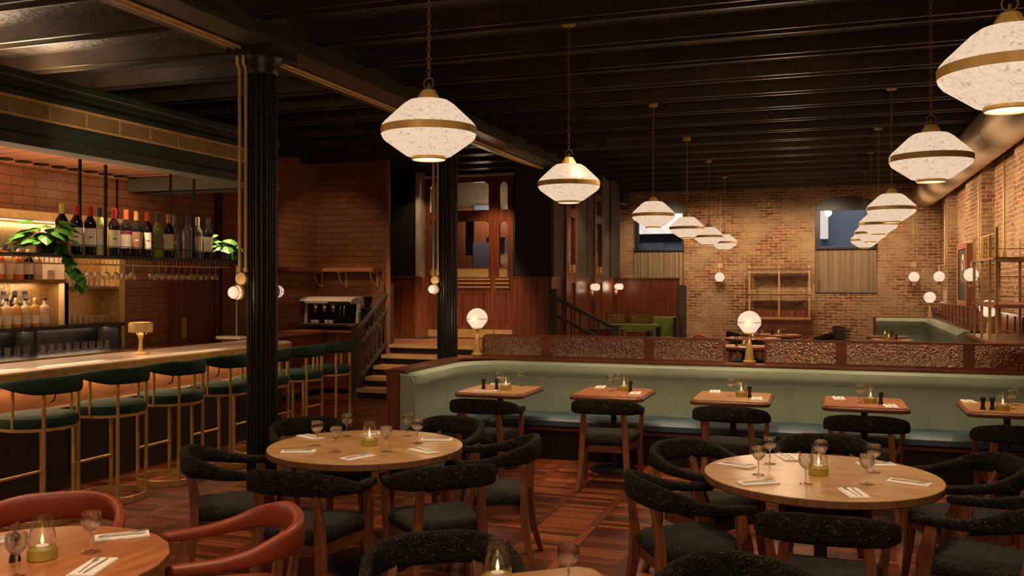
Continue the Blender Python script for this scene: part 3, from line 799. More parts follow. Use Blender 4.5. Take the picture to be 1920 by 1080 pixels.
GF = 'black boucle armchairs at the clipped-corner table in the foreground'
chair(-1.34, 3.14, .55, -.85, 'black boucle armchair at the bottom centre of the view, left of the clipped-corner table', GF)
chair(-.36, 3.20, -.45, -.9, 'black boucle armchair at the bottom edge, right of the clipped-corner table', GF)

# ------------------------------------------------------------------ tables
def round_table(x, y, r, label, top, group=None, seg=72, legs='panel'):
    t = thing('round_table', label, 'table', (x, y, 0), 0, group)
    MB().lathe([(r-.006,.706),(r,.712),(r,.746)], seg).build('top_edge', TOPEDGE, t)
    MB().lathe([(r,.7455),(r-.002,.75)], seg).build('table_top', top, t)
    MB().lathe([(.035,.02),(.035,.68)], 20).build('pedestal', BLACK, t, smooth=True)
    MB().lathe([(.30,0),(.30,.012),(.28,.02),(.05,.028)], 40).build('base_plate', BLACKM, t, smooth=True)
    MB().box(-.26,.26,-.26,.26,.676,.706).build('mounting_plate', BLACK, t)
    return t
round_table(*T1, .623, 'round dining table with pale burl top, left of the two', TOPTAN, 'pale burl round tables')
round_table(*T2, .623, 'round dining table with pale burl top, right of the two', TOPTAN, 'pale burl round tables')
round_table(-2.86, 2.66, .52, 'round walnut topped table in the bottom left corner', TOPRED, seg=22)
def sq_poly(w, d, c):
    w /= 2; d /= 2
    return [(w-c,-d),(w,-d+c),(w,d-c),(w-c,d),(-w+c,d),(-w,d-c),(-w,-d+c),(-w+c,-d)]
def sq_table(x, y, label, top, rz=0, w=.70, d=.78, group=None):
    t = thing('square_table', label, 'table', (x, y, 0), rz, group)
    MB().prism(sq_poly(w, d, .055), .705, .742).build('top_edge', CHAIRX, t, bevel=.012)
    MB().prism(sq_poly(w-.05, d-.05, .045), .735, .75).build('table_top', top, t)
    MB().lathe([(.028,.02),(.028,.69)], 18).build('pedestal', BLACK, t, smooth=True)
    MB().lathe([(.23,0),(.23,.010),(.21,.016),(.05,.022)], 40).build('base_plate', BLACKM, t, smooth=True)
    MB().box(-.16,.16,-.16,.16,.685,.705).build('mounting_plate', BLACK, t)
    return t
BT = [(-3.06,8.52,'leftmost'), (-1.95,8.66,'second from the left'), (-.83,8.68,'middle'), (.30,8.64,'second from the right'), (1.42,8.64,'rightmost')]
for (x, y, w_), tp in zip(BT, [TOPMID, TOPRED, TOPMID, TOPRED, TOPMID]):
    sq_table(x, y, '%s of the five square wooden tables along the green banquette' % w_, tp, group='square tables along the banquette')
sq_table(-.90, 2.86, 'square table with clipped corners at the bottom centre edge', TOPMID, R(38), .70, .70)

# ------------------------------------------------------------------ tableware
def wine_proto():
    t = thing('wine_glass', 'x', 'wine glass')
    MB().lathe([(.034,0),(.034,.0015),(.012,.004),(.0045,.010),(.0038,.07),(.006,.078),(.024,.090),(.036,.108),(.0385,.125),(.036,.145),(.033,.155),(.0315,.155),(.0345,.145),(.037,.125),(.0345,.109),(.022,.092),(.001,.084)], 24, cap=False).build('glass_bowl', WINE, t, smooth=True)
    return t
def candle_proto():
    t = thing('candle_holder', 'x', 'candle holder')
    MB().lathe([(.050,0),(.053,.002),(.053,.040),(.049,.042),(.046,.036),(.001,.036)], 32, cap=False).build('brass_base', CANDB, t, smooth=True)
    MB().lathe([(.047,.038),(.050,.06),(.046,.095),(.038,.12),(.038,.165),(.0365,.165),(.0365,.12),(.0445,.095),(.0485,.06),(.046,.038)], 32, cap=False).build('glass_chimney', GLASS, t, smooth=True)
    w = MB().lathe([(.024,.036),(.024,.050),(.018,.052),(.001,.050)], 18, cap=False).build('candle', WAX, t, smooth=True)
    MB().lathe([(.001,.055),(.005,.060),(.0065,.068),(.004,.082),(.001,.094)], 12, cap=False).build('flame', FLAME, w, smooth=True)
    return t
def mill_proto():
    t = thing('pepper_mill', 'x', 'pepper mill')
    MB().lathe([(.021,0),(.021,.008),(.015,.03),(.0155,.06),(.019,.072)], 20).build('mill_body', BLACK, t, smooth=True)
    MB().lathe([(.012,.072),(.019,.076),(.022,.088),(.018,.102),(.006,.108),(.004,.113),(.001,.114)], 20, cap=False).build('mill_head', BLACK, t, smooth=True)
    return t
def napkin_proto():
    t = thing('napkin', 'x', 'napkin')
    MB().box(-.105,.105,-.050,.050,0,.004).build('lower_fold', LINEN, t, bevel=.0015)
    MB().box(-.103,.103,-.048,.042,.0042,.008).build('upper_fold', LINEN, t, bevel=.0015)
    return t
def fork_proto():
    t = thing('fork', 'x', 'fork')
    b = MB(); b.box(-.085,.035,-.0022,.0022,0,.0025); b.prism([(.035,-.0022),(.05,-.009),(.062,-.009),(.062,.009),(.05,.009),(.035,.0022)], .0, .0025)
    b.build('fork_handle', STEEL, t)
    b = MB()
    for k in range(4): b.bar((.060,-.0078+k*.0052,.0015), (.096,-.0078+k*.0052,.006), .0022, .0022)
    b.build('fork_tines', STEEL, t); return t
def knife_proto():
    t = thing('knife', 'x', 'knife')
    MB().box(-.090,-.01,-.003,.003,0,.004).build('knife_handle', STEEL, t, bevel=.001)
    MB().prism([(-.01,-.003),(.07,-.006),(.090,-.002),(.088,.003),(-.01,.003)], .001, .003).build('knife_blade', STEEL, t); return t
PR = {}
MK = dict(wine=wine_proto, candle=candle_proto, mill=mill_proto, napkin=napkin_proto, fork=fork_proto, knife=knife_proto)
def put(kind, x, y, z, rz, label, group):
    if kind not in PR:
        o = MK[kind](); PR[kind] = o
        o.matrix_basis = Matrix.Translation((x, y, z)) @ Matrix.Rotation(rz, 4, 'Z'); o['label'] = label; o['group'] = group; return o
    return dup(PR[kind], (x, y, z), rz, label, group)
def setting(x, y, deg, z, where, table):
    a = R(deg); c, s = math.cos(a), math.sin(a)
    put('napkin', x, y, z, a, 'folded white napkin %s' % where, 'napkins on the %s' % table)
    put('fork', x-s*.015, y+c*.015, z+.0085, a+.06, 'steel fork on the napkin %s' % where, 'forks on the %s' % table)
    put('knife', x+s*.014, y-c*.014, z+.0085, a-.03, 'steel knife on the napkin %s' % where, 'knives on the %s' % table)
ZT = .7505
for (x, y, d), w_ in zip([(-3.32,5.44,-26),(-3.11,4.95,25),(-2.67,4.90,67),(-2.38,5.22,-28),(-2.47,5.62,19),(-2.98,5.73,76)],
    ['at the far left place', 'at the near left place', 'at the front place', 'at the near right place', 'at the far right place', 'at the back place']):
    setting(x, y, d, ZT, w_+' of the left round table', 'left round table')
for (x, y, d), w_ in zip([(-.50,5.40,-21),(-.35,4.96,33),(-.23,5.74,109),(.12,4.87,107),(.26,5.68,19),(.40,5.22,-19)],
    ['at the far left place', 'at the near left place', 'at the back place', 'at the front place', 'at the far right place', 'at the near right place']):
    setting(x, y, d, ZT, w_+' of the right round table', 'right round table')
for (x, y, d), w_ in zip([(-2.76,3.06,43),(-2.56,2.69,108),(-3.20,2.82,60)], ['at the right side', 'at the bottom edge', 'at the left picture edge']):
    setting(x, y, d, ZT, w_+' of the bottom left walnut table', 'walnut corner table')
for (x, y), w_ in zip([(-3.12,5.19),(-2.89,5.03),(-3.11,5.56),(-2.72,5.70),(-2.60,5.14),(-2.54,5.47)],
    ['left of the candle, nearest the left picture side', 'front left of the candle', 'back left of the candle', 'behind the candle', 'front right of the candle', 'right of the candle']):
    put('wine', x, y, ZT, 0, 'stemmed glass %s on the left round table' % w_, 'stemmed glasses on the left round table')
for (x, y), w_ in zip([(-.36,5.18),(-.32,5.51),(-.11,5.02),(-.04,5.50),(.19,5.12),(.24,5.45)],
    ['at the left', 'at the far left', 'just in front of the candle', 'just behind the candle', 'at the near right', 'at the far right']):
    put('wine', x, y, ZT, 0, 'stemmed glass %s of the right round table' % w_, 'stemmed glasses on the right round table')
for (x, y), w_ in zip([(-2.72,2.85),(-2.74,2.52)], ['right of the candle', 'in front of the candle']):
    put('wine', x, y, ZT, 0, 'stemmed glass %s on the bottom left walnut table' % w_, 'stemmed glasses on the walnut corner table')
for x, y, w_ in [(-2.80,5.30,'in the middle of the left round table'), (-.05,5.29,'in the middle of the right round table'), (-2.83,2.72,'on the walnut corner table'), (-1.08,2.98,'on the clipped-corner table at the bottom edge')]:
    put('candle', x, y, ZT, 0, 'brass and glass candle holder with lit candle %s' % w_, 'brass and glass candle holders')
put('wine', -.84, 3.03, ZT, 0, 'stemmed glass on the clipped-corner table at the bottom edge', 'stemmed glasses')
put('mill', -2.90, 2.66, ZT, 0, 'black pepper mill on the walnut corner table', 'black pepper mills')
bn = ['leftmost', 'second left', 'middle', 'second right', 'rightmost']
BSET = [  # per banquette table: napkins, glasses, candle, mills
 ([(-3.13,8.30),(-3.20,8.92)], [(-3.10,8.62),(-2.95,8.84)], (-2.98,8.46), [(-3.22,8.48),(-3.09,8.50)]),
 ([(-2.16,8.98),(-1.73,8.60)], [(-1.99,8.70),(-1.96,8.90)], (-1.88,8.80), [(-1.80,8.72)]),
 ([(-1.03,8.98),(-.61,8.55)], [(-.85,8.70),(-.80,8.88)], (-.76,8.72), [(-.68,8.64)]),
 ([(.09,8.82),(.50,8.40)], [(.26,8.56),(.30,8.76)], (.35,8.60), [(.43,8.54)]),
 ([(1.17,8.96),(1.62,8.60)], [(1.44,8.56),(1.52,8.84)], (1.36,8.46), [(1.21,8.45),(1.28,8.45)])]
for w_, (nap, gl, cd, mi) in zip(bn, BSET):
    for (x, y), s_ in zip(nap, ('on the near side' if w_ == 'leftmost' else 'on the banquette side', 'on the far side' if w_ == 'leftmost' else 'on the chair side')):
        setting(x, y, 96 if w_ != 'leftmost' else 20, ZT, '%s of the %s banquette table' % (s_, w_), '%s banquette table' % w_)
    for (x, y), s_ in zip(gl, ('beside the candle', 'behind the candle')):
        put('wine', x, y, ZT, 0, 'stemmed glass %s on the %s banquette table' % (s_, w_), 'stemmed glasses on the banquette tables')
    put('candle', cd[0], cd[1], ZT, 0, 'brass and glass candle holder on the %s banquette table' % w_, 'brass and glass candle holders')
    for (x, y), s_ in zip(mi, ('left' if len(mi) > 1 else 'only', 'right')):
        put('mill', x, y, ZT, 0, '%s black pepper mill on the %s banquette table' % (s_, w_), 'black pepper mills')

# ------------------------------------------------------------------ banquette
def fillet_path(pts, r, k=10):
    out = [pts[0]]
    for i in range(1, len(pts)-1):
        p, q, s_ = Vector(pts[i-1]), Vector(pts[i]), Vector(pts[i+1])
        a = (p-q).normalized(); b = (s_-q).normalized()
        rr = r
        c = q + (a+b)*rr
        for j in range(k+1):
            t = j/k*PI/2
            out.append(tuple(c - b*rr*math.cos(t) - a*rr*math.sin(t)))
    out.append(pts[-1]); return out
def subdiv(path, step):
    out = [path[0]]
    for a, b in zip(path[:-1], path[1:]):
        a = Vector(a); b = Vector(b); n_ = max(1, int((b-a).length/step))
        for j in range(1, n_+1): out.append(tuple(a.lerp(b, j/n_)))
    return out
bq = thing('banquette', 'long sage green banquette with slate blue seat and curved left end', 'banquette', (-.8, 9.2, 0))
XA, YB = -3.80, 9.53     # centre line of the upholstered back
path = fillet_path([(XA, 7.86), (XA, YB), (2.3, YB)], .75, 12)
path3 = [(x, y, 0) for x, y in subdiv(path, .155)]
# the channel seams pinch the back every .31 m
def backsec(i):
    g = .006 if i % 2 == 0 else 0.0
    # (out, up): out>0 is right-hand side of travel -> the seating side
    f = lambda a: a-g
    return [(-.06,.40), (f(.155),.40), (f(.140),.62), (f(.128),.80), (f(.140),.825), (f(.146),.87), (f(.125),.92), (f(.06),.945), (-.06,.945)]
pp = []; ss = []
for i, p in enumerate(path3):
    pp.append(p); ss.append(backsec(i))
MB().sweep(pp, ss).build('backrest', SAGE, bq, world=True, smooth=True)
for i in range(2, len(path3)-1, 2):
    a = Vector(path3[i-1]); b = Vector(path3[i+1]); t_ = (b-a).normalized(); o_ = Vector((t_.y, -t_.x, 0)); p = Vector(path3[i])
    MB().tube([tuple(p+o_*x+Vector((0,0,z))) for x, z in ((.148,.42),(.134,.62),(.122,.80),(.134,.825),(.140,.87),(.119,.918),(.056,.941))], .0028, 5).build('seam', SAGE, bq, world=True)
seat = [(x, y, 0) for x, y in fillet_path([(XA+.36, 7.95), (XA+.36, YB-.38), (2.3, YB-.38)], .40, 10)]
MB().sweep(seat, [[(-.24,.33), (.20,.33), (.235,.35), (.235,.40), (.21,.425), (.16,.435), (-.24,.43)]]*len(seat)).build('seat_cushion', BLUE, bq, world=True, smooth=True)
MB().sweep(seat, [[(-.22,.30), (.225,.30), (.225,.33), (-.22,.33)]]*len(seat)).build('seat_trim', MAHOGH, bq, world=True)
MB().sweep(seat, [[(-.20,.0), (.16,.0), (.16,.30), (-.20,.30)]]*len(seat)).build('plinth', DKWALL, bq, world=True)
wl = [(x, y, 0) for x, y in fillet_path([(XA-.10, 7.84), (XA-.10, YB+.10), (2.3, YB+.10)], .35, 10)]
MB().sweep(wl, [[(-.05,0), (.04,0), (.04,.945), (-.05,.945)]]*len(wl)).build('rear_panel', MAHOG, bq, world=True)
wl2 = [(x, y, 0) for x, y in fillet_path([(XA-.05, 7.83), (XA-.05, YB+.05), (2.3, YB+.05)], .35, 10)]
MB().sweep(wl2, [[(-.13,.945), (.085,.945), (.09,.955), (.085,.975), (-.13,.975)]]*len(wl2)).build('top_rail', MAHOGH, bq, world=True, smooth=True)
MB().prism([(XA-.02,.0),(XA+.16,.0),(XA+.145,.62),(XA+.135,.80),(XA+.145,.86),(XA+.10,.93),(XA-.02,.945)], 7.82, 7.86, flipM(0)).build('end_pad', SAGE, bq, world=True, bevel=.01)
MB().box(XA-.15, XA-.02, 7.81, 7.90, 0, .945).build('end_panel', MAHOG, bq, world=True)
def glass_screen(x0, x1, y, z0, z1, mull, label, r0=True, r1=True):
    t = thing('glass_screen', label, 'screen', ((x0+x1)/2, y, z0))
    rr = .07
    def outline(ins):
        pts = []
        a0, a1, b0, b1, q = x0+ins, x1-ins, z0+ins, z1-ins, max(.001, rr-ins)
        pts += [(a0, b0)]
        pts += [(a0+q-q*math.cos(k*PI/16), b1-q+q*math.sin(k*PI/16)) for k in range(9)] if r0 else [(a0, b1-.001*(9-k)) for k in range(9)]
        pts += [(a1-q+q*math.sin(k*PI/16), b1-q+q*math.cos(k*PI/16)) for k in range(9)] if r1 else [(a1, b1-.001*k) for k in range(9)]
        pts += [(a1, b0)]
        return pts
    MB().plate(outline(0), outline(.02), y-.016, y+.016, flipM(0)).build('frame', MAHOGH, t, world=True)
    for (a, b) in mull: MB().box(a, b, y-.015, y+.015, z0+.015, z1-.015).build('mullion', MAHOGH, t, world=True)
    xs = [x0+.018] + [v for m_ in mull for v in m_] + [x1-.018]
    for a, b in zip(xs[::2], xs[1::2]):
        MB().box(a, b, y-.004, y+.004, z0+.018, z1-.02).build('pane', PEBBLE, t, world=True)
    return t
glass_screen(-3.68, -1.0, 9.65, .975, 1.225, [(-2.99,-2.88), (-1.84,-1.74)], 'pebbled glass screen with mahogany frame on the left part of the banquette')
glass_screen(-.61, 2.3, 9.65, .975, 1.225, [(.07,.17), (1.21,1.31)], 'pebbled glass screen with mahogany frame on the right part of the banquette', r1=False)
# second banquette on the other side of the screen
b2 = thing('banquette', 'green banquette backing onto the glass screen, seen blurred through it', 'banquette', (-.8, 10.2, 0))
pth = [(x, y, 0) for x, y in fillet_path([(1.5, 9.86), (-3.6, 9.86), (-3.6, 11.2)], .5, 10)]
MB().sweep(pth, [[(-.05,.0), (.10,.0), (.12,.40), (.09,.80), (.12,.86), (.05,.94), (-.05,.94)]]*len(pth)).build('backrest', SAGE, b2, world=True, smooth=True)
MB().box(-3.4, 1.5, 10.0, 10.55, .3, .43).build('seat_cushion', BLUE, b2, world=True, bevel=.02)
MB().box(-3.4, 1.5, 10.0, 10.48, 0, .3).build('plinth', DKWALL, b2, world=True)

# ------------------------------------------------------------------ bar
bar = thing('bar_counter', 'long bar counter with pale stone top, brass edge and tan leather front', 'bar', (-6.6, 4, 0))
def barpoly(ins, x0=-7.0, x1=-6.2, ye=10.0):
    a = x1-ins; r = .40-ins
    pts = [(x0, -1.0), (a, -1.0)]
    pts += [(a-r+r*math.cos(t*PI/24), ye-ins-r+r*math.sin(t*PI/24)) for t in range(13)]
    pts += [(x0, ye-ins)]
    return pts
MB().prism(barpoly(.012), 1.02, 1.072).build('stone_top', STONE, bar, world=True)
MB().prism(barpoly(0), .975, 1.062).build('brass_edge', BRASS, bar, world=True)
MB().prism(barpoly(.10, -6.95), .73, .975).build('leather_front', BARFACE, bar, world=True)
MB().prism(barpoly(.085, -6.95), .715, .73).build('ledge', STONE, bar, world=True)
MB().prism(barpoly(.11, -6.95), .08, .715).build('lower_front', DKWALL, bar, world=True)
MB().prism(barpoly(.09, -6.95), .0, .09).box(-6.305, -6.29, -1, 9.6, .09, .11).build('plinth', BLACK, bar, world=True)
for i in range(12):
    y = -.2+i*.82
    MB().box(-6.312, -6.298, y, y+.035, .1, .71).build('batten', DKWALL, bar, world=True)
for i in range(9):
    y = 3.9+i*.74
    pts = [(-6.29, y, .93), (-6.25, y, .92), (-6.22, y, .86), (-6.235, y, .80), (-6.27, y, .78)]
    MB().tube(pts, .007, 6).build('bag_hook', BLACKM, bar, world=True, smooth=True)
cc = thing('coffee_counter', 'mahogany panelled counter carrying the coffee machine beside the stairs', 'counter', (-7.6, 13.4, 0))
MB().prism([(XL+.01,10.98),(-7.75,10.98),(-7.75,13.17),(-7.06,13.17),(-7.06,13.84),(XL+.01,13.84)], .08, .99).build('cabinet', MAHOG, cc, world=True)
MB().prism([(XL+.01,10.95),(-7.72,10.95),(-7.72,13.14),(-7.055,13.14),(-7.055,13.84),(XL+.01,13.84)], .99, 1.03).build('counter_top', wood('counter_wood', (.24,.085,.036), (.42,.17,.08), None, 'X', 1.2, .4), cc, world=True)
MB().prism([(XL+.01,10.98),(-7.78,10.98),(-7.78,13.2),(-7.06,13.2),(-7.06,13.84),(XL+.01,13.84)], .0, .08).build('plinth', BLACK, cc, world=True)
MB().box(-7.745, -7.735, 11.0, 13.15, .10, .16).build('skirting_strip', BRASSD, cc, world=True)
MB().box(XL+.01, XL+.62, 8.98, 10.06, 0, 1.0).build('cabinet_wing', MAHOG, cc, world=True)
# folded bar return at the service end
t = thing('service_hatch', 'short raised pale end counter behind the bar beside the glass screen', 'counter', (-7.3, 9.95, 0))
MB().box(-7.36, -7.0, 9.8, 10.02, 1.085, 1.12).build('counter_top', STONE, t, world=True)
MB().box(-7.32, -7.03, 9.84, 10.0, 0, 1.085).build('support', MAHOG, t, world=True)
t = thing('glass_partition', 'frameless clear glass partition with bright edge at the end of the back bar', 'glass panel', (-7.3, 10.6, 0))
MB().box(-7.62, -7.02, 10.60, 10.61, 0, 2.15).build('pane', GLASS, t, world=True)
MB().box(-7.632, -7.618, 10.59, 10.61, 0, 2.15).build('edge_glint_strip', PORC, t, world=True)  # pale strip paints the bright glint down the glass edge

# stools
def stool_proto():
    t = thing('bar_stool', 'x', 'bar stool', (0,0,0), 0, 'green velvet bar stools along the bar')
    r = .278
    MB().lathe([(r-.004,0),(r,.002),(r,.052),(r-.004,.055),(r-.012,.055),(r-.012,0)], 48, cap=False).build('base_ring', BRASS, t)
    for k, a in enumerate((-131, -36, 36, 131)):
        c, s = math.cos(R(a))*r, math.sin(R(a))*r
        MB().tube([(c,s,0),(c,s,.99 if abs(a) < 50 else .72)], .0155, 12).build('leg', BRASS, t, smooth=True)
    for a in (-80, 80):
        c, s = math.cos(R(a))*r, math.sin(R(a))*r
        MB().tube([(c,s,.72),(c,s,1.01)], .0125, 12).build('back_post', BRASS, t, smooth=True)
    c, s = math.cos(R(131))*r, math.sin(R(131))*r
    MB().tube([(c,-s,.32),(c,s,.32)], .012, 8).build('foot_bar', BRASS, t, smooth=True)
    MB().lathe([(r-.02,.705),(r+.006,.707),(r+.006,.730),(r-.02,.732)], 48).build('seat_ring', BRASS, t)
    MB().lathe([(r-.015,.73),(r+.006,.74),(r+.010,.77),(r+.004,.80),(r-.02,.812),(r-.09,.820),(.001,.824)], 48, cap=False).build('seat', VELVET, t, smooth=True)
    P = []; SS = []
    A = 100
    for i in range(37):
        a = -A+2*A*i/36; f = 1-abs(a)/A
        h = .010+.054*min(1, f*1.9)**.7; zc = 1.04
        P.append((math.cos(R(-a))*(r+.010), math.sin(R(-a))*(r+.010), zc+.012*(1-min(1,f*1.9))))
        SS.append([(.022*math.copysign(abs(math.cos(q))**.5, math.cos(q)), h*math.copysign(abs(math.sin(q))**.5, math.sin(q))) for q in [2*PI*k/12+.2 for k in range(12)]])
    MB().sweep(P, SS).build('backrest', VELVET, t, smooth=True)
    return t
BS = stool_proto()
wn = ['nearest', 'second nearest', 'third from the left', 'fourth from the left', 'fifth, behind the black column', 'sixth, right of the black column', 'farthest']
for i, y in enumerate((5.40, 6.14, 6.88, 7.62, 8.29, 8.98, 9.62)):
    lb = 'green velvet and brass bar stool, %s of the seven' % wn[i]
    if i == 0: BS.location = (-5.66, y, 0); BS['label'] = lb
    else: dup(BS, (-5.66, y, 0), 0, lb)

# hood over the bar
hd = thing('bar_hood', 'dark green panelled canopy with brass grille hanging over the bar', 'canopy', (-6.5, 5, 2.93))
def prof_x(x0): return [(x0-.14,3.53),(x0,3.53),(x0,3.44),(x0-.02,3.42),(x0-.02,3.40),(x0-.10,3.385),(x0-.10,3.05),(x0-.02,3.03),(x0,3.01),(x0,2.93),(x0-.24,2.93),(x0-.24,3.0),(x0-.14,3.0)]
hp = [(-6.30, -3.1, 0), (-6.30, 9.35, 0), (-6.42, 9.60, 0), (-8.32, 9.60, 0)]
sec = [(q[0]+6.30, q[1]) for q in prof_x(-6.2)]
def sweepmiter(b, pts, sec):
    P = [Vector(p) for p in pts]; vs = []; fs = []; m = len(P); n_ = len(sec)
    for i in range(m):
        d1 = (P[i]-P[i-1]).normalized() if i else (P[1]-P[0]).normalized()
        d2 = (P[i+1]-P[i]).normalized() if i < m-1 else d1
        o1 = Vector((d1.y,-d1.x,0)); o2 = Vector((d2.y,-d2.x,0)); o = (o1+o2).normalized(); o /= max(.3, o.dot(o1))
        for a, z in sec: vs.append(P[i]+o*a+Vector((0,0,z)))
    for i in range(m-1):
        for k in range(n_):
            l = (k+1) % n_; fs.append((i*n_+k,(i+1)*n_+k,(i+1)*n_+l,i*n_+l))
    fs += [tuple(range(n_)), tuple(reversed(range((m-1)*n_, m*n_)))]
    return b.add(vs, fs)
sweepmiter(MB(), hp, sec).build('fascia', GREENP, hd, world=True)
sweepmiter(MB(), hp, [(.098,3.462),(.106,3.462),(.106,3.472),(.098,3.472)]).build('lit_moulding_line', GREYSOFF, hd, world=True)  # paler strip paints the lit top of the moulding
sweepmiter(MB(), hp, [(-.14,2.925),(.10,2.925),(.10,2.932),(-.14,2.932)]).build('soffit_trim', GREYSOFF, hd, world=True)
g = MB(); xg = -6.295
g.box(xg, xg+.014, -3.0, 9.3, 3.31, 3.335); g.box(xg, xg+.014, -3.0, 9.3, 3.165, 3.19)
g.build('grille_frame', BRASSP, hd, world=True)
for i in range(12):
    z = 3.198+i*.0095; MB().box(xg, xg+.008, -3.0, 9.3, z, z+.0045).build('grille_bar', BRASSP, hd, world=True)
MB().box(xg-.012, xg-.006, -3, 9.3, 3.19, 3.31).build('grille_shadow_box', plain('grille_back', (.10,.06,.02), .6), hd, world=True)
for i in range(31):
    y = -2.9+.41*i; MB().box(xg, xg+.011, y, y+.008, 3.19, 3.31).build('grille_divider', BRASSP, hd, world=True)
sl = thing('slatted_ceiling', 'warm timber slat ceiling panel inside the bar canopy', 'ceiling panel', (-7.4, 7, 3.1))
for i in range(38):
    y = .4+.24*i
    if y > 9.3: break
    MB().box(XL+.0, -6.58, y, y+.205, 3.12, 3.14).build('slat', SLATW, sl, world=True)
    MB().box(XL+.15, -6.6, y+.205, y+.212, 3.118, 3.135).build('slat_light_line', PORC, sl, world=True)  # white strip paints light from above showing through the slat gap
    if i > 18: MB().box(XL+.0, XL+.14, y+.02, y+.13, 3.098, 3.12).build('slat_notch', BLACK, sl, world=True)
MB().box(XL, XL+.03, -3, 9.4, 3.085, 3.12).build('edge_batten', SLATW, sl, world=True)
MB().box(XL, -6.5, -3, 9.45, 3.40, 3.42).build('upper_board', CREAMW, sl, world=True)
MB().box(XL, -6.56, 9.33, 9.35, 2.94, 3.11).build('inner_fascia', GREYSOFF, hd, world=True)

# back bar unit
bb = thing('back_bar_unit', 'brass framed back bar with hammered brass backing and lit steel niche', 'back bar', (-8.15, 5, 0))
def bbx(name, mat, *a, **k): return MB().box(*a).build(name, mat, bb, world=True, **k)
bbx('backing_panel', BBRASS, XL, XL+.03, -1, 8.9, 1.33, 2.5)
bbx('top_beam', BRASSP, XL, -8.03, -1, 8.95, 2.48, 2.565)
bbx('post', BRASSP, XL, -8.03, 8.86, 8.95, 1.03, 2.48)
bbx('post', BRASSP, -8.13, -8.05, 8.04, 8.11, 1.33, 1.80)
bbx('divider', BRASSD, XL, -8.05, 8.05, 8.10, 1.33, 1.80)
bbx('shelf', BRASSD, XL, -8.04, -1, 8.05, 1.80, 1.835)
bbx('shelf', BRASSD, XL, -8.04, 8.10, 8.86, 1.725, 1.755)
bbx('counter_shelf', BLACK, XL, -7.98, -1, 8.90, 1.285, 1.325)
bbx('steel_niche', DKSTEEL, XL, XL+.03, -1, 8.86, 1.03, 1.285)
bbx('worktop', DKSTEEL, XL, -7.56, -1, 8.95, .995, 1.03)
bbx('worktop_edge', BRASSD, -7.56, -7.545, -1, 8.95, .985, 1.035)
bbx('base_cabinet', BLACK, XL, -7.62, -1, 8.95, 0, .995)
for y in (6.4, 7.62): bbx('divider', BLACK, XL, -8.05, y, y+.05, 1.03, 1.285)
bbx('end_panel', BLACK, XL, -8.0, 8.80, 8.86, 1.03, 1.325)
bbx('led_strip', LEDW, XL+.05, XL+.07, -1, 8.8, 1.277, 1.284)
bbx('led_strip', LEDW, XL+.06, XL+.07, -1, 8.85, 2.474, 2.479)
bbx('notice_card', plain('cream_card', (.75,.60,.42), .6), XL+.03, XL+.04, 7.95, 8.28, 1.84, 2.42)

# hanging shelf
hs = thing('hanging_shelf', 'black steel shelf hung from the canopy over the bar, holding wine bottles', 'shelf', (-6.7, 7.5, 2.03))
SX0, SX1 = -6.88, -6.53
MB().box(SX0, SX1, 5.97, 9.10, 2.035, 2.062).build('shelf_board', BLACKM, hs, world=True)
for y in (7.045, 8.34):
    for x in (SX0+.02, SX1-.02):
        MB().box(x-.011, x+.011, y-.011, y+.011, 2.06, 2.93 if x > -6.6 else 3.12).build('hanger_rod', BLACKM, hs, world=True)
MB().tube([(SX1,6.5,2.15),(SX1,9.05,2.15)], .004, 6).build('guard_rail', BLACKM, hs, world=True)
for y in (6.5, 7.045, 7.7, 8.34, 9.05): MB().tube([(SX1,y,2.06),(SX1,y,2.15)], .004, 6).build('guard_post', BLACKM, hs, world=True)
for (ya, yb) in ((6.05, 7.72), (7.80, 9.02)):
    t = thing('stemware_rack', 'brass wire glass rack under the %s end of the hanging shelf' % ('left' if ya < 7 else 'right'), 'glass rack', (-6.7, (ya+yb)/2, 1.98))
    f = MB()
    for x in (-6.58, -6.84):
        f.tube([(x,ya,1.975),(x,yb,1.975)], .0045, 6)
    f.tube([(-6.58,ya,1.975),(-6.84,ya,1.975)], .0045, 6); f.tube([(-6.58,yb,1.975),(-6.84,yb,1.975)], .0045, 6)
    f.build('wire_frame', BRASSP, t, world=True)
    for i in range(int((yb-ya)/.055)):
        y = ya+.02+i*.055; MB().tube([(-6.58,y,1.975),(-6.58,y,2.035)], .0035, 5).build('wire_hanger', BRASSP, t, world=True)
wp = PR['wine']
for i in range(11):
    y = 7.86+i*.105
    dup(wp, label='stemmed glass hanging upside down, number %d from the right end of the right rack' % (11-i), group='stemmed glasses hanging under the shelf',
        M=Matrix.Translation((-6.70, y, 1.985)) @ Matrix.Rotation(PI, 4, 'X'))
for i in range(8):
    y = 6.75+i*.118
    dup(wp, label='stemmed glass hanging upside down, number %d from the right end of the left rack' % (8-i), group='stemmed glasses hanging under the shelf',
        M=Matrix.Translation((-6.70, y, 1.985)) @ Matrix.Rotation(PI, 4, 'X'))
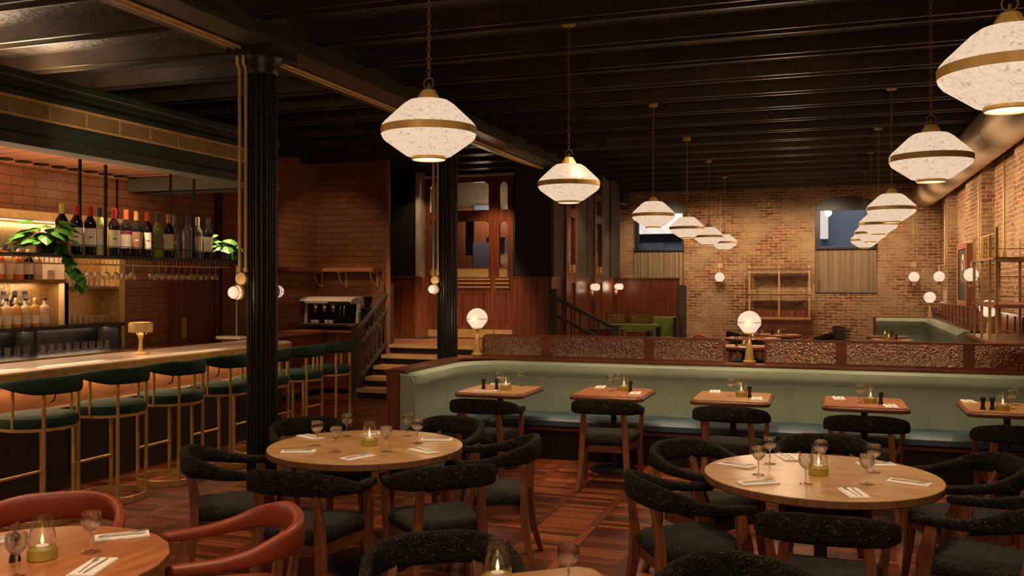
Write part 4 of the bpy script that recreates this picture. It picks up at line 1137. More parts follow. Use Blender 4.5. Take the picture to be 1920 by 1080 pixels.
# bottles
def cm(name, c, r=.35): 
    k = name
    if k not in CMC: CMC[k] = plain(name, c, r, 0, .05)
    return CMC[k]
CMC = {}
def wine_bottle(x, y, z, glassm, capm, labm, label, lz=(.055,.165), lr=140, band=None, s=1.0, group='wine bottles on the hanging shelf', shape='bordeaux', name='wine_bottle', cap=True, mark=None, face=-45):
    t = thing(name, label, 'bottle', (x, y, z), 0, group)
    if shape == 'bordeaux': pr = [(.036,0),(.0375,.004),(.0375,.185),(.034,.205),(.018,.232),(.0145,.245),(.0145,.30)]
    elif shape == 'hock': pr = [(.033,0),(.036,.004),(.036,.15),(.028,.19),(.017,.235),(.0145,.25),(.0145,.30)]
    else: pr = [(.034,0),(.037,.005),(.037,.15),(.033,.168),(.016,.182),(.0145,.19),(.0145,.235)]
    pr = [(a*s, b*s) for a, b in pr]
    MB().lathe(pr, 24).build('bottle_glass', glassm, t, smooth=True)
    top = pr[-1][1]; 
    if cap: MB().lathe([(.0155*s, top-.062*s if shape != 'whisky' else top-.02*s), (.0158*s, top+.002), (.013*s, top+.004)], 20).build('capsule', capm, t, smooth=True)
    rr = pr[1][0]+.0006; zs = [lz[0]*s, lz[1]*s]
    def wrap(z0, z1, a0, a1, m_, nm, r_):
        k = 12; vs = []; fs = []
        for i in range(k+1):
            a = R(a0+(a1-a0)*i/k); vs += [(r_*math.cos(a), r_*math.sin(a), z0), (r_*math.cos(a), r_*math.sin(a), z1)]
        for i in range(k): fs.append((2*i,2*i+2,2*i+3,2*i+1))
        return MB().add(vs, fs).build(nm, m_, t, smooth=True)
    lb = wrap(zs[0], zs[1], face-lr/2, face+lr/2, labm, 'paper_label', rr)
    if band: wrap(zs[1]-.02*s, zs[1]-.002, face-lr/2, face+lr/2, band, 'label_band', rr+.0005)
    if mark: wrap((zs[0]+zs[1])/2-.006, (zs[0]+zs[1])/2+.006, face-14, face+18, mark, 'label_mark', rr+.0006)
    return t
PAPER = cm('cream_label_paper', (.72,.62,.48), .8); RED = cm('red_capsule', (.42,.012,.02)); ORED = cm('orange_red_capsule', (.60,.07,.02)); YEL = cm('yellow_capsule', (.55,.40,.06))
GRN = cm('olive_bottle_glass', (.16,.19,.02), .15); PALEG = cm('pale_yellow_bottle_glass', (.46,.44,.13), .15); GRYB = cm('grey_bottle_glass', (.10,.085,.08), .3); DK = cm('dark_capsule', (.02,.025,.03)); TANL = cm('tan_label', (.25,.11,.05), .7); TEAL = cm('teal_label', (.12,.17,.14), .7); WHT = cm('white_capsule', (.7,.6,.48)); COP = cm('copper_capsule', (.33,.11,.05)); MRN = cm('maroon_band', (.22,.01,.03), .7); INK = cm('dark_ink', (.05,.03,.03), .8)
ys = [6.67,6.85,7.0,7.15,7.32,7.49,7.65,7.79,7.97,8.12,8.23,8.45,8.59,8.76]
sp = [ (DGLASS,YEL,cm('gold_label',(.5,.33,.10),.7),'dark wine bottle with yellow capsule, beside the left trailing plant',None,None),
 (DGLASS,RED,PAPER,'dark bottle with red capsule, large cream label, second from left',None,INK),
 (DGLASS,RED,PAPER,'dark bottle with red capsule and black square on its label',None,INK),
 (PALEG,DK,PAPER,'pale yellow wine bottle with dark capsule, left of the near hanger rod',None,None),
 (DGLASS,RED,PAPER,'dark wine bottle with red capsule, just right of the near hanger rod',None,INK),
 (DGLASS,ORED,PAPER,'dark wine bottle with bright red capsule and maroon band on the label',MRN,None),
 (DGLASS,COP,TANL,'dark wine bottle with copper capsule and shaped brown label',None,PAPER),
 (DGLASS,ORED,PAPER,'dark wine bottle with orange red capsule and narrow white label',None,MRN),
 (GRN,DK,cm('olive_label',(.12,.10,.05),.7),'olive green wine bottle with dark capsule',None,None),
 (DGLASS,COP,cm('oval_cream_label',(.5,.42,.22),.7),'dark wine bottle with copper capsule and oval cream label',None,None),
 (GRYB,GRYB,TEAL,'grey wine bottle with teal picture label',None,PAPER),
 (GRYB,DK,GRYB,'matt grey unlabelled wine bottle left of the far hanger rod',None,None),
 (GRYB,WHT,PAPER,'dark grey wine bottle with white capsule, right of the far hanger rod',None,None),
 (DGLASS,DK,PAPER,'dark slim wine bottle beside the right trailing plant',None,None)]
for y, (g_, c_, l_, lb, bd, mk_) in zip(ys, sp):
    wine_bottle(-6.70+random.uniform(-.02,.02), y, 2.062, g_, c_, l_, lb.replace(' wine bottle',' bottle')+' on the hanging shelf', s=1.56, band=bd, mark=mk_, lr=120 if 'narrow' not in lb else 70)
# spirits on the back bar
AMB = cm('amber_spirit', (.62,.30,.07), .15); CLR = cm('pale_spirit', (.66,.50,.28), .15); PINK = cm('rose_spirit', (.62,.16,.06), .15); ORG = cm('orange_spirit', (.6,.15,.02), .2)
ws = [(7.17,AMB,'leftmost'),(7.29,CLR,'second'),(7.41,AMB,'third'),(7.53,CLR,'fourth'),(7.65,AMB,'fifth'),(7.78,CLR,'sixth, rightmost')]
for y, g_, w_ in ws:
    wine_bottle(-8.06, y, 1.325, g_, DK if g_ is CLR else WHT, PAPER, 'amber bottle with cream label, %s in the front row on the back bar' % w_, shape='whisky', s=1.32, lr=130, lz=(.03,.10), group='whisky bottles on the back bar', name='spirit_bottle')
for y, g_, w_ in [(7.24,DGLASS,'leftmost'),(7.36,GRYB,'second'),(7.50,DGLASS,'third'),(7.63,GRYB,'fourth')]:
    wine_bottle(-8.18, y, 1.325, g_, DK, PAPER, 'dark spirit bottle, %s in the rear row on the back bar' % w_, shape='whisky', s=1.62, lz=(.05,.12), group='rear spirit bottles on the back bar', name='spirit_bottle')
us = [(7.22,PINK,'leftmost with rose tint'),(7.33,CLR,'pale, second from the left'),(7.46,PINK,'rose tinted, third from the left'),(7.58,DGLASS,'black capped, fourth from the left'),(7.70,CLR,'white labelled, fifth from the left')]
for y, g_, w_ in us:
    wine_bottle(-8.08, y, 1.835, g_, DK if g_ is CLR else WHT, PAPER, 'spirit bottle on the upper brass shelf, %s' % w_, shape='whisky', s=1.35, lz=(.04,.12), group='spirit bottles on the upper brass shelf', name='spirit_bottle')
for y, g_, w_ in [(7.28,DGLASS,'left'),(7.40,ORG,'middle'),(7.53,GRN,'right')]:
    wine_bottle(-8.20, y, 1.835, g_, DK, PAPER, 'tall bottle at the back of the upper brass shelf, %s one' % w_, s=1.25, group='tall bottles at the back of the upper brass shelf', name='spirit_bottle')
t = thing('card_sign', 'small cream card on the upper brass shelf right of the bottles', 'card', (-8.07, 7.88, 1.836))
MB().box(-.012,0,-.05,.05,0,.10).build('card_face', PAPER, t); MB().box(-.0005,.001,-.03,.03,.055,.060).build('card_mark', INK, t)
t = thing('decorative_wheel', 'round brass wheel ornament under the upper brass shelf', 'ornament', (-8.20, 7.38, 1.73))
MB().tube([(0, .10*math.cos(a*PI/14), .10*math.sin(a*PI/14)-.03) for a in range(28)], .011, 8, True).build('rim', BRASSP, t, smooth=True)
for k in range(4):
    a = k*PI/4; MB().tube([(0,-.09*math.cos(a),-.09*math.sin(a)-.03),(0,.09*math.cos(a),.09*math.sin(a)-.03)], .006, 6).build('spoke', BRASSD, t)
# tumblers
def tumbler_proto():
    t = thing('tumbler', 'x', 'glass')
    MB().lathe([(.026,0),(.028,.003),(.034,.10),(.0325,.10),(.027,.008),(.001,.008)], 20, cap=False).build('glass_body', WINE, t, smooth=True); 
    MB().lathe([(.026,0),(.0275,.002),(.027,.010),(.001,.010)], 20, cap=False).build('thick_base', CHROME, t, smooth=True); return t
TP = tumbler_proto(); k_ = 0
for i in range(16):
    y = 6.92+.115*i
    if abs(y-7.64) < .05: continue
    lb = 'clear tumbler number %d from the left in the lit steel niche' % (k_+1)
    if k_ == 0: TP.location = (-8.02, y, 1.03); TP['label'] = lb; TP['group'] = 'tumblers in the lit steel niche'
    else: dup(TP, (-8.02, y, 1.03), 0, lb, 'tumblers in the lit steel niche')
    k_ += 1
for i in range(8): dup(TP, (-8.10, 8.16+i*.083, 1.755), 0, 'tumbler number %d from the left on the small right brass shelf' % (i+1), 'tumblers on the small right brass shelf')
for i in range(8): dup(TP, (-8.10, 8.16+i*.083, 1.325), 0, 'tumbler number %d from the left on the black counter shelf' % (i+1), 'tumblers on the black counter shelf')

# plants
def plant(x, y, z, seed, label, trail):
    rnd = random.Random(seed)
    t = thing('potted_plant', label, 'plant', (x, y, z))
    MB().lathe([(.060,0),(.078,.01),(.088,.11),(.084,.112),(.078,.10),(.001,.10)], 10, cap=False).build('pot', POT, t)
    lf = MB(); st_ = MB()
    def leaf(p, d, size):
        d = Vector(d).normalized(); side = d.cross(Vector((0,0,1)));
        if side.length < .1: side = Vector((1,0,0))
        side.normalize(); up = side.cross(d).normalized()
        out = [(0,0),(-.12,.30),(.05,.50),(.35,.50),(.70,.30),(1.05,0)]
        pts = [(a, b) for a, b in out] + [(a, -b) for a, b in out[-2:0:-1]]
        vs = [Vector(p)+d*(a*size)+side*(b*size)+up*(-abs(b)*.35*size - a*a*.35*size) for a, b in pts]
        c = Vector(p)+d*(.35*size)+up*(.03*size - .04*size)
        vs = [c]+vs; lf.add(vs, [(0, i, i+1) for i in range(1, len(pts))]+[(0, len(pts), 1)])
    for i in range(34):
        a = rnd.uniform(0, 2*PI); e = rnd.uniform(.05, 1.15); l = rnd.uniform(.09, .27)
        q = Vector((math.cos(a)*math.cos(e)*l, math.sin(a)*math.cos(e)*l, .11+math.sin(e)*l*.85))
        st_.tube([(0,0,.09), tuple(q*.6+Vector((0,0,.06))), tuple(q)], .0025, 4)
        leaf(q, (math.cos(a), math.sin(a), -.25+rnd.uniform(-.3,.35)), rnd.uniform(.10, .155))
    for tr in range(trail[0]):
        p = Vector((.07, trail[1]*.05, .10)); pts = [Vector((0,0,.1)), p]
        for i in range(9):
            p = p+Vector((rnd.uniform(-.01,.025)*(1 if i < 3 else .3), trail[1]*rnd.uniform(.012,.042), -.05+(.04 if i < 2 else 0)+rnd.uniform(-.012,.01)))
            pts.append(p); leaf(p, (rnd.uniform(.1,.7), rnd.uniform(-1,1), -.5), rnd.uniform(.07,.105))
        st_.tube([tuple(v) for v in pts], .0025, 4)
    lf.build('foliage', LEAF, t, smooth=False); st_.build('stem', LEAF, t)
    return t
plant(-6.66, 6.44, 2.062, 3, 'trailing green plant in black pot at the left end of the hanging shelf', (3, 1))
plant(-6.62, 8.95, 2.062, 8, 'trailing green plant at the right end of the hanging shelf', (3, 1))
# lamp on the bar
t = thing('bar_lamp', 'brass table lamp with drum shade on the bar counter', 'table lamp', (-6.62, 7.60, 1.072))
MB().lathe([(.085,0),(.088,.008),(.08,.018),(.05,.024),(.03,.03),(.02,.05),(.017,.15),(.026,.18),(.03,.20),(.02,.215),(.02,.225)], 28).build('lamp_base', BRASSP, t, smooth=True)
MB().lathe([(.115,.225),(.118,.228),(.120,.300),(.108,.325),(.105,.325),(.117,.300),(.114,.228)], 36, cap=False).build('lamp_shade', BRASSP, t, smooth=True)
MB().lathe([(.001,.318),(.10,.318)], 32, cap=False).build('glowing_top', GLOBE, t)
MB().tube([(-.06,.01,.22),(-.055,.01,.195)], .003, 6).tube([(.05,.02,.22),(.05,.02,.20)], .003, 6).build('pull_chain', BRASSP, t)
# ------------------------------------------------------------------ coffee station
cmx, cmy, cmz = -7.76, 13.42, 1.03
t = thing('coffee_machine', 'chrome and black three group espresso machine on the panelled counter', 'coffee machine', (cmx, cmy, cmz))
W = .48
MB().box(-W+.06,W-.06,-.10,.25,.06,.46).build('body', BLACKM, t, bevel=.01)
MB().prism([(-.30,.10),(.24,.10),(.24,.06),(-.30,.06)], -W, W, Matrix(((0,0,1,0),(1,0,0,0),(0,1,0,0),(0,0,0,1)))).build('drip_tray', STEEL, t, bevel=.006)
MB().box(-W+.02,W-.02,-.303,-.299,.068,.092).build('tray_slot', BLACK, t)
MB().prism([(-.27,.42),(-.29,.46),(-.25,.50),(-.10,.535),(.20,.54),(.28,.50),(.28,.42)], -W, W, Matrix(((0,0,1,0),(1,0,0,0),(0,1,0,0),(0,0,0,1)))).build('top_housing', PORC, t, bevel=.01)
MB().box(-W+.015,W-.015,-.288,-.268,.425,.465).build('control_panel', BLACK, t)
MB().box(-W+.12,W-.42,-.293,-.286,.437,.455).build('display_bar', PORC, t)
for sx in (-1,1): MB().prism([(-.10,.10),(.20,.10),(.24,.25),(.20,.42),(-.06,.42)], sx*W-.02, sx*W+.02, Matrix(((0,0,1,0),(1,0,0,0),(0,1,0,0),(0,0,0,1)))).build('side_panel', PORC, t, bevel=.008)
for i in range(3):
    x = -.25+i*.165
    MB().lathe([(.038,.32),(.042,.335),(.042,.40),(.03,.42)], 20, Matrix.Translation((x,-.14,0))).build('group_head', CHROME, t, smooth=True)
    MB().lathe([(.034,.285),(.036,.32),(.001,.32)], 20, Matrix.Translation((x,-.14,0))).build('portafilter', CHROME, t, smooth=True)
    MB().tube([(x,-.17,.305),(x,-.30,.29)], .012, 8).build('portafilter_handle', BLACK, t, smooth=True)
for x in (.22,.29): MB().tube([(x,-.15,.40),(x,-.17,.33),(x,-.17,.22)], .006, 6).build('steam_wand', CHROME, t, smooth=True)
for x in (-.38,.38):
    for y in (-.2,.2): MB().lathe([(.02,0),(.025,.06)], 12, Matrix.Translation((x,y,0))).build('foot', BLACKM, t)
for i, x in enumerate((-.29,-.22,-.03,.05)):
    c = thing('coffee_cup', 'small white cup on the coffee machine tray, %s' % ['leftmost','second from the left','third from the left','rightmost'][i], 'cup', (cmx+x, cmy-.17, cmz+.10), 0, 'white cups on the coffee machine')
    MB().lathe([(.02,0),(.022,.004),(.036,.03),(.038,.058),(.035,.058),(.032,.03),(.001,.01)], 20, cap=False).build('cup_bowl', PORC, c, smooth=True)
    MB().tube([(.036,0,.045),(.052,0,.042),(.05,0,.02),(.034,0,.018)], .004, 6).build('cup_handle', PORC, c, smooth=True)
t = thing('coffee_grinder', 'dark coffee grinder with hopper right of the espresso machine', 'grinder', (-7.14, 13.45, 1.03))
MB().box(-.07,.07,-.12,.12,0,.36).build('grinder_body', BLACKM, t, bevel=.01)
MB().lathe([(.045,.36),(.085,.52),(.085,.54),(.001,.54)], 20, cap=False).build('bean_hopper', clear_glass('smoked_hopper', (.25,.22,.2)), t, smooth=True)
MB().lathe([(.02,0),(.035,.02),(.035,.10),(.028,.13)], 16, Matrix.Translation((0,-.17,.02))).build('dosing_jug', STEEL, t, smooth=True)
t = thing('wall_shelf', 'long wooden wall shelf on brass brackets above the coffee machine', 'shelf', (-7.8, 13.7, 1.95))
MB().box(XL+.0, -7.08, 13.52, 13.84, 1.985, 2.05).build('shelf_board', wood('shelf_wood', (.20,.07,.03), (.36,.14,.065), None, 'X', 1.2, .4), t, world=True)
MB().box(XL, XL+.30, 11.6, 13.52, 1.985, 2.05).build('shelf_wing', MAHOGY, t, world=True)
for x in (-8.22, -7.75, -7.16):
    b = MB().bar((x,13.83,1.72),(x,13.83,1.985),.03,.02).bar((x,13.54,1.975),(x,13.83,1.975),.03,.02)
    b.tube([(x, 13.82-.24*math.sin(a*PI/16), 1.745+.23*(1-math.cos(a*PI/16))) for a in range(9)], .010, 6)
    b.build('bracket', BRASSP, t, world=True)

# ------------------------------------------------------------------ right hand shelving divider
t = thing('divider_cabinet', 'mahogany divider cabinet carrying brass shelving at the right edge', 'cabinet', (1.95, 10.9, 0))
MB().prism([(1.56,10.25),(1.70,10.2),(2.10,10.2),(2.10,11.9),(1.56,11.9)], 0, 1.17).build('cabinet_body', MAHOG, t, world=True)
MB().prism([(1.54,10.23),(1.70,10.17),(2.11,10.17),(2.11,11.93),(1.54,11.93)], 1.17, 1.205).build('cabinet_top', STEPW, t, world=True)
t = thing('brass_shelving', 'open brass rod shelving with wooden shelves at the right edge', 'shelving', (1.85, 10.9, 1.205))
for x, y in [(1.60,10.3),(1.60,10.72),(1.60,11.25),(1.60,11.8),(1.86,10.3),(2.07,10.3),(1.86,11.8),(2.07,11.8)]:
    MB().box(x-.013,x+.013,y-.013,y+.013,1.205,2.30 if (x, y) != (1.60,10.3) else 2.36).build('brass_rod', BRASSP, t, world=True)
for z, th in ((1.545,.035),(2.035,.022)):
    MB().box(1.575,2.10,10.27,11.83,z,z+th).build('shelf_board', STEPW, t, world=True)
for z in (1.66,1.86,2.14):
    MB().tube([(1.86,10.3,z),(2.07,10.3,z)], .005, 6).tube([(1.60,11.8,z),(1.60,11.25,z)], .005, 6).tube([(1.60,10.3,z),(2.07,10.3,z)], .005, 6).build('guard_rail', BRASSP, t, world=True)
for z in (2.30,):
    MB().tube([(1.60,10.3,z),(1.60,11.8,z)], .006, 6).build('guard_rail', BRASSP, t, world=True)

# ------------------------------------------------------------------ globe wall sconces with conduit
def sconce(x, y, z, dirx, diry, label, top=3.9):
    t = thing('globe_sconce', label, 'wall lamp', (x, y, z), math.atan2(diry, dirx), 'opal globe wall lamps on brass fittings')
    MB().box(0,.02,-.055,.055,.20,.31).build('mounting_box', BRASSP, t)
    MB().tube([(.03,0,.22),(.10,0,.22),(.115,0,.20),(.115,0,.10)], .009, 8).build('arm', BRASSP, t, smooth=True)
    MB().lathe([(.095,-.108),(.10,-.10),(.04,-.095)], 24, Matrix.Translation((.115,0,0))).build('brass_saucer', BRASSD, t, smooth=True)
    MB().box(.08,.15,-.03,.03,-.18,-.11).build('bracket', BRASSP, t)
    MB().sphere((.115,0,0), .105, 24, 14).build('opal_globe', GLOBE, t, smooth=True)
    MB().tube([(.014,0,.30),(.014,0,top-z)], .010, 8).build('conduit_pipe', BRASSP, t, smooth=True)
sconce(-2.27, FY-.01, 1.92, 0, -1, 'opal globe wall lamp on the far brick wall left of the wine rack')
sconce(1.68, FY-.01, 1.92, 0, -1, 'opal globe wall lamp on the far brick wall right of the arched windows')
sconce(2.19, 19.9, 1.92, -1, 0, 'opal globe wall lamp on the pier nearest the far corner', 3.35)
sconce(XR-.01, 17.5, 1.92, -1, 0, 'opal globe wall lamp beside the framed picture', 3.9)
sconce(2.19, 15.6, 1.92, -1, 0, 'opal globe wall lamp on the right wall seen behind the brass shelving', 3.35)
for y, l_ in ((13.3,'above the brass shelving'),(14.6,'right of the brick pier')):
    t = thing('wall_conduit', 'thin brass conduit running up the right brick wall %s' % l_, 'conduit', (XR-.02, y, 2.1))
    MB().tube([(XR-.02,y,2.2),(XR-.02,y,3.9)], .012, 8).build('conduit_pipe', BRASSP, t, world=True)
    MB().box(XR-.05,XR,y-.06,y+.06,2.12,2.24).build('junction_box', BRASSP, t, world=True)
# framed picture
t = thing('framed_picture', 'dark picture of a lit arched tower in a deep wooden frame on the right wall', 'picture', (2.25, 16.2, 1.45))
MB().plate([(16.4,1.42),(17.55,1.42),(17.55,2.44),(16.4,2.44)], [(16.5,1.50),(17.45,1.50),(17.45,2.36),(16.5,2.36)], 2.11, 2.2, Matrix(((0,0,1,0),(1,0,0,0),(0,1,0,0),(0,0,0,1)))).build('frame', wood('frame_wood', (.20,.06,.025), (.34,.12,.05), None, 'Z', 1.5, .4), t, world=True)
MB().box(2.135,2.15,16.5,17.45,1.50,2.36).build('picture_sheet', plain('picture_ground', (.045,.045,.035), .5, 0, .5, 3), t, world=True)
YZ = Matrix(((0,0,1,0),(1,0,0,0),(0,1,0,0),(0,0,0,1)))
def archpic(w, z0, z1, x, m_, nm, yc=16.98):
    pts = [(yc-w, z0), (yc+w, z0)] + [(yc+w*math.cos(a*PI/12), z1-w*1.6+w*1.6*math.sin(a*PI/12)) for a in range(13)]
    MB().prism(pts, x-.004, x, YZ).build(nm, m_, t, world=True)
archpic(.23, 1.8, 2.28, 2.135, plain('lit_stone', (.62,.50,.32), .6, 0, .3, 20), 'picture_arch')
archpic(.17, 1.8, 2.20, 2.130, plain('picture_shade', (.10,.09,.06), .6), 'picture_arch')
archpic(.10, 1.8, 2.12, 2.125, plain('picture_gold', (.50,.38,.18), .6), 'picture_arch')
archpic(.04, 1.8, 2.02, 2.120, plain('picture_dark', (.05,.04,.03), .6), 'picture_arch')

# ------------------------------------------------------------------ far sideboard with wine rack
t = thing('sideboard', 'mahogany sideboard against the far brick wall under the brass glass rack', 'sideboard', (-1.02, 20.5, 0))
MB().box(-1.75,-.31,20.25,20.78,0,1.0).build('cabinet', MAHOG, t, world=True)
MB().box(-1.76,-.30,20.72,20.78,1.0,1.21).box(-1.76,-1.71,20.25,20.78,1.0,1.18).box(-.35,-.30,20.25,20.78,1.0,1.18).build('upstand', MAHOG, t, world=True)
MB().box(-1.72,-.34,20.20,20.24,1.03,1.07).build('brass_front_rail', BRASSP, t, world=True)
for x in (-1.70,-1.22,-.80): MB().box(x,x+.42,20.24,20.25,.35,.92).build('cupboard_door', MAHOGH, t, world=True)
t = thing('bottle_rack', 'brass framed glass rack above the sideboard on the far brick wall', 'rack', (-1.0, 20.5, 1.07))
for x in (-1.62,-1.0,-.38): MB().box(x-.016,x+.016,20.52,20.55,1.07,2.17).build('brass_post', BRASSP, t, world=True)
for z in (2.08,1.53): MB().box(-1.66,-.34,20.50,20.68,z,z+.02).build('shelf_board', MAHOGH, t, world=True)
MB().tube([(-1.62,20.53,2.16),(-.38,20.53,2.16)], .006, 6).tube([(-1.62,20.53,1.62),(-.38,20.53,1.62)], .005, 6).build('guard_rail', BRASSD, t, world=True)
for i in range(14):
    x = -1.57+i*.083+(.05 if i > 6 else 0)
    dup(wp, label='stemmed glass hanging in the far rack, number %d from the left' % (i+1), group='stemmed glasses hanging in the far rack', M=Matrix.Translation((x, 20.6, 2.075)) @ Matrix.Rotation(PI, 4, 'X'))
# far corner banquette
b3 = thing('banquette', 'sage green corner banquette by the far brick wall on the right', 'banquette', (1.4, 19.8, 0))
pth = [(x, y, 0) for x, y in fillet_path([(.92, 20.35), (2.0, 20.35), (2.0, 15.0)], .35, 8)]
MB().sweep(pth, [[(-.05,.0), (.10,.0), (.13,.40), (.10,.80), (.17,.90), (.20,1.02), (.10,1.08), (-.05,1.08)]]*len(pth)).build('backrest', SAGE, b3, world=True, smooth=True)
pth2 = [(x, y, 0) for x, y in fillet_path([(.90, 20.44), (2.09, 20.44), (2.09, 15.0)], .35, 8)]
MB().sweep(pth2, [[(-.07,1.04), (.11,1.04), (.11,1.09), (-.07,1.09)]]*len(pth2)).build('top_rail', MAHOGH, b3, world=True)
MB().box(.88,.93,20.2,20.5,0,1.09).build('end_panel', MAHOG, b3, world=True)
MB().box(.95,1.95,19.75,20.3,.0,.43).box(1.45,1.95,15.0,19.8,.0,.43).build('seat_cushion', BLUE, b3, world=True, bevel=.02)
dup(GL, (1.96, 20.48, 1.09), 0, 'opal globe lamp on the far corner banquette by the brick wall')
dup(GL, (2.02, 13.6, 1.05), 0, 'opal globe lamp seen between the brass shelving rods')
t = thing('lamp_shelf', 'low mahogany ledge carrying a globe lamp along the right wall', 'ledge', (2.0, 13.5, 0))
MB().box(1.9,2.1,12.6,14.9,0,1.05).build('ledge_body', MAHOG, t, world=True)

# ------------------------------------------------------------------ olive booths
t = thing('olive_booth', 'olive green booth bench with low glass screen on top, against the wood panelling', 'booth', (-3.65, 17.3, 0))
MB().box(-4.10,-3.02,17.0,17.14,.0,1.03).build('backrest', OLIVE, t, world=True, bevel=.02)
MB().box(-4.05,-3.05,17.14,17.62,.0,.45).build('seat_cushion', OLIVE, t, world=True, bevel=.02)
MB().box(-3.02,-2.96,16.98,17.2,.0,.98).build('end_panel', BLACK, t, world=True)
glass_screen(-4.0, -3.10, 17.06, 1.03, 1.24, [(-3.62,-3.52)], 'small pebbled glass screen on top of the olive booth')
t = thing('olive_booth', 'olive green booth bench at the far right of the booths, beside the grey post', 'booth', (-2.95, 18.3, 0))
MB().box(-4.1,-2.86,18.35,18.5,.0,1.12).build('backrest', OLIVE, t, world=True, bevel=.02)
MB().box(-4.1,-2.90,17.9,18.35,.0,.45).build('seat_cushion', OLIVE, t, world=True, bevel=.02)
MB().box(-2.86,-2.80,17.95,18.52,.0,1.12).build('end_panel', BLACK, t, world=True)
t = thing('booth_divider', 'low dark mahogany booth divider beside the stair handrail', 'divider', (-3.6, 15.7, 0))
MB().box(-4.12,-3.35,15.60,15.72,.0,.98).build('panel', MAHOG, t, world=True); MB().box(-4.12,-3.33,15.58,15.74,.98,1.0).build('cap', MAHOGH, t, world=True)
t = thing('booth_divider', 'low dark mahogany booth divider in front of the olive bench', 'divider', (-3.2, 16.2, 0))
MB().box(-3.38,-3.0,16.0,16.12,.0,.94).build('panel', MAHOG, t, world=True); MB().box(-3.0,-2.95,15.95,16.3,.0,.96).build('end_panel', BLACK, t, world=True)
round_table(-2.98, 17.72, .17, 'small round table beside the olive booth', TOPRED, seg=32)

# ------------------------------------------------------------------ tables and chairs in the middle of the room
GM = 'round tables in the middle of the room'
MID = [(-.02,13.3,.52,'large round table behind the right glass screen', TOPTAN), (-2.1,13.35,.52,'large round table behind the left glass screen', TOPTAN),
       (-1.32,15.6,.42,'round table behind the middle globe lamp', TOPRED), (-1.35,17.9,.52,'second round table towards the wine rack', TOPRED), (-.95,19.25,.45,'round table nearest the sideboard', TOPRED)]
for x, y, r, lb, tp in MID: round_table(x, y, r, lb, tp, GM, 48)
def near(i): x, y, r = MID[i][:3]; return x, y, r
GC = 'armchairs around the middle tables'
for i, sp_, lt in [(0,(200,340,90),False), (1,(90,250),False), (2,(190,350,90),False), (3,(180,10),True), (4,(0,180),False)]:
    x, y, r = near(i); nm = ['round table behind the right glass screen','round table behind the left glass screen','round table behind the middle globe lamp','second round table towards the wine rack','round table nearest the sideboard'][i]
    for a in sp_:
        px, py = x+math.cos(R(a))*(r+.26), y+math.sin(R(a))*(r+.26)
        side = 'right' if a < 45 or a > 320 else 'far' if a < 135 else 'left' if a < 225 else 'near'
        chair(px, py, -math.cos(R(a)), -math.sin(R(a)), '%s armchair at the %s side of the %s' % ('russet leather' if lt else 'black boucle', side, nm), GC, leather=lt)
for i in range(5):
    x, y, r = near(i); nm = ['table behind the right glass screen','table behind the left glass screen','table behind the middle globe lamp','second table towards the wine rack','table nearest the sideboard'][i]
    put('candle', x, y+.02, ZT, 0, 'candle holder on the round %s' % nm, 'candle holders on the middle tables')
    put('mill', x-.12, y, ZT, 0, 'black pepper mill on the round %s' % nm, 'pepper mills on the middle tables')
    for a, w_ in ((25,'right'),(155,'left'),(270,'near')):
        nx, ny = x+math.cos(R(a))*(r-.16), y+math.sin(R(a))*(r-.16)
        put('napkin', nx, ny, ZT, R(a), 'folded white napkin at the %s of the round %s' % (w_, nm), 'napkins on the middle tables')
        put('wine', x+math.cos(R(a+20))*(r-.30), y+math.sin(R(a+20))*(r-.30), ZT, 0, 'stemmed glass at the %s of the round %s' % (w_, nm), 'stemmed glasses on the middle tables')
sq_table(1.12, 18.2, 'nearer square wooden table by the far corner banquette', TOPRED, group='square tables by the far banquette')
sq_table(1.05, 19.4, 'farther square wooden table by the far corner banquette', TOPRED, group='square tables by the far banquette')
for i, (y, w_) in enumerate(((18.2,'nearer'),(19.4,'farther'))):
    put('candle', 1.05, y, ZT, 0, 'candle holder on the %s square table by the far banquette' % w_, 'candle holders by the far banquette')
    put('mill', 1.18, y, ZT, 0, 'black pepper mill on the %s square table by the far banquette' % w_, 'pepper mills by the far banquette')
    put('napkin', .85, y, ZT, 0, 'folded white napkin at the left of the %s square table by the far banquette' % w_, 'napkins by the far banquette')
    put('napkin', 1.36, y, ZT, 0, 'folded white napkin at the right of the %s square table by the far banquette' % w_, 'napkins by the far banquette')
    # slatted black chair
def slat_chair(x, y, rz, label):
    t = thing('slatted_chair', label, 'chair', (x, y, 0), rz)
    MB().box(-.24,.24,-.22,.24,.42,.47).build('seat', BLACK, t, bevel=.01)
    for sx in (-.22,.22):
        for sy in (-.2,.21): MB().box(sx-.018,sx+.018,sy-.018,sy+.018,0,.42).build('leg', BLACK, t)
    for k in range(8):
        z = .50+k*.058; P = [(.27*math.sin(R(-80+16*j)), -.05-.22*math.cos(R(-80+16*j)), z+.03*abs(j-5)/5*0) for j in range(11)]
        MB().sweep(P, [[(-.012,-.022),(.012,-.022),(.012,.022),(-.012,.022)]]*11).build('back_slat', GREY, t)
slat_chair(.42, 18.2, R(-80), 'black slatted tub chair at the nearer square table by the far banquette')
slat_chair(.36, 19.4, R(-80), 'black slatted tub chair at the farther square table by the far banquette')

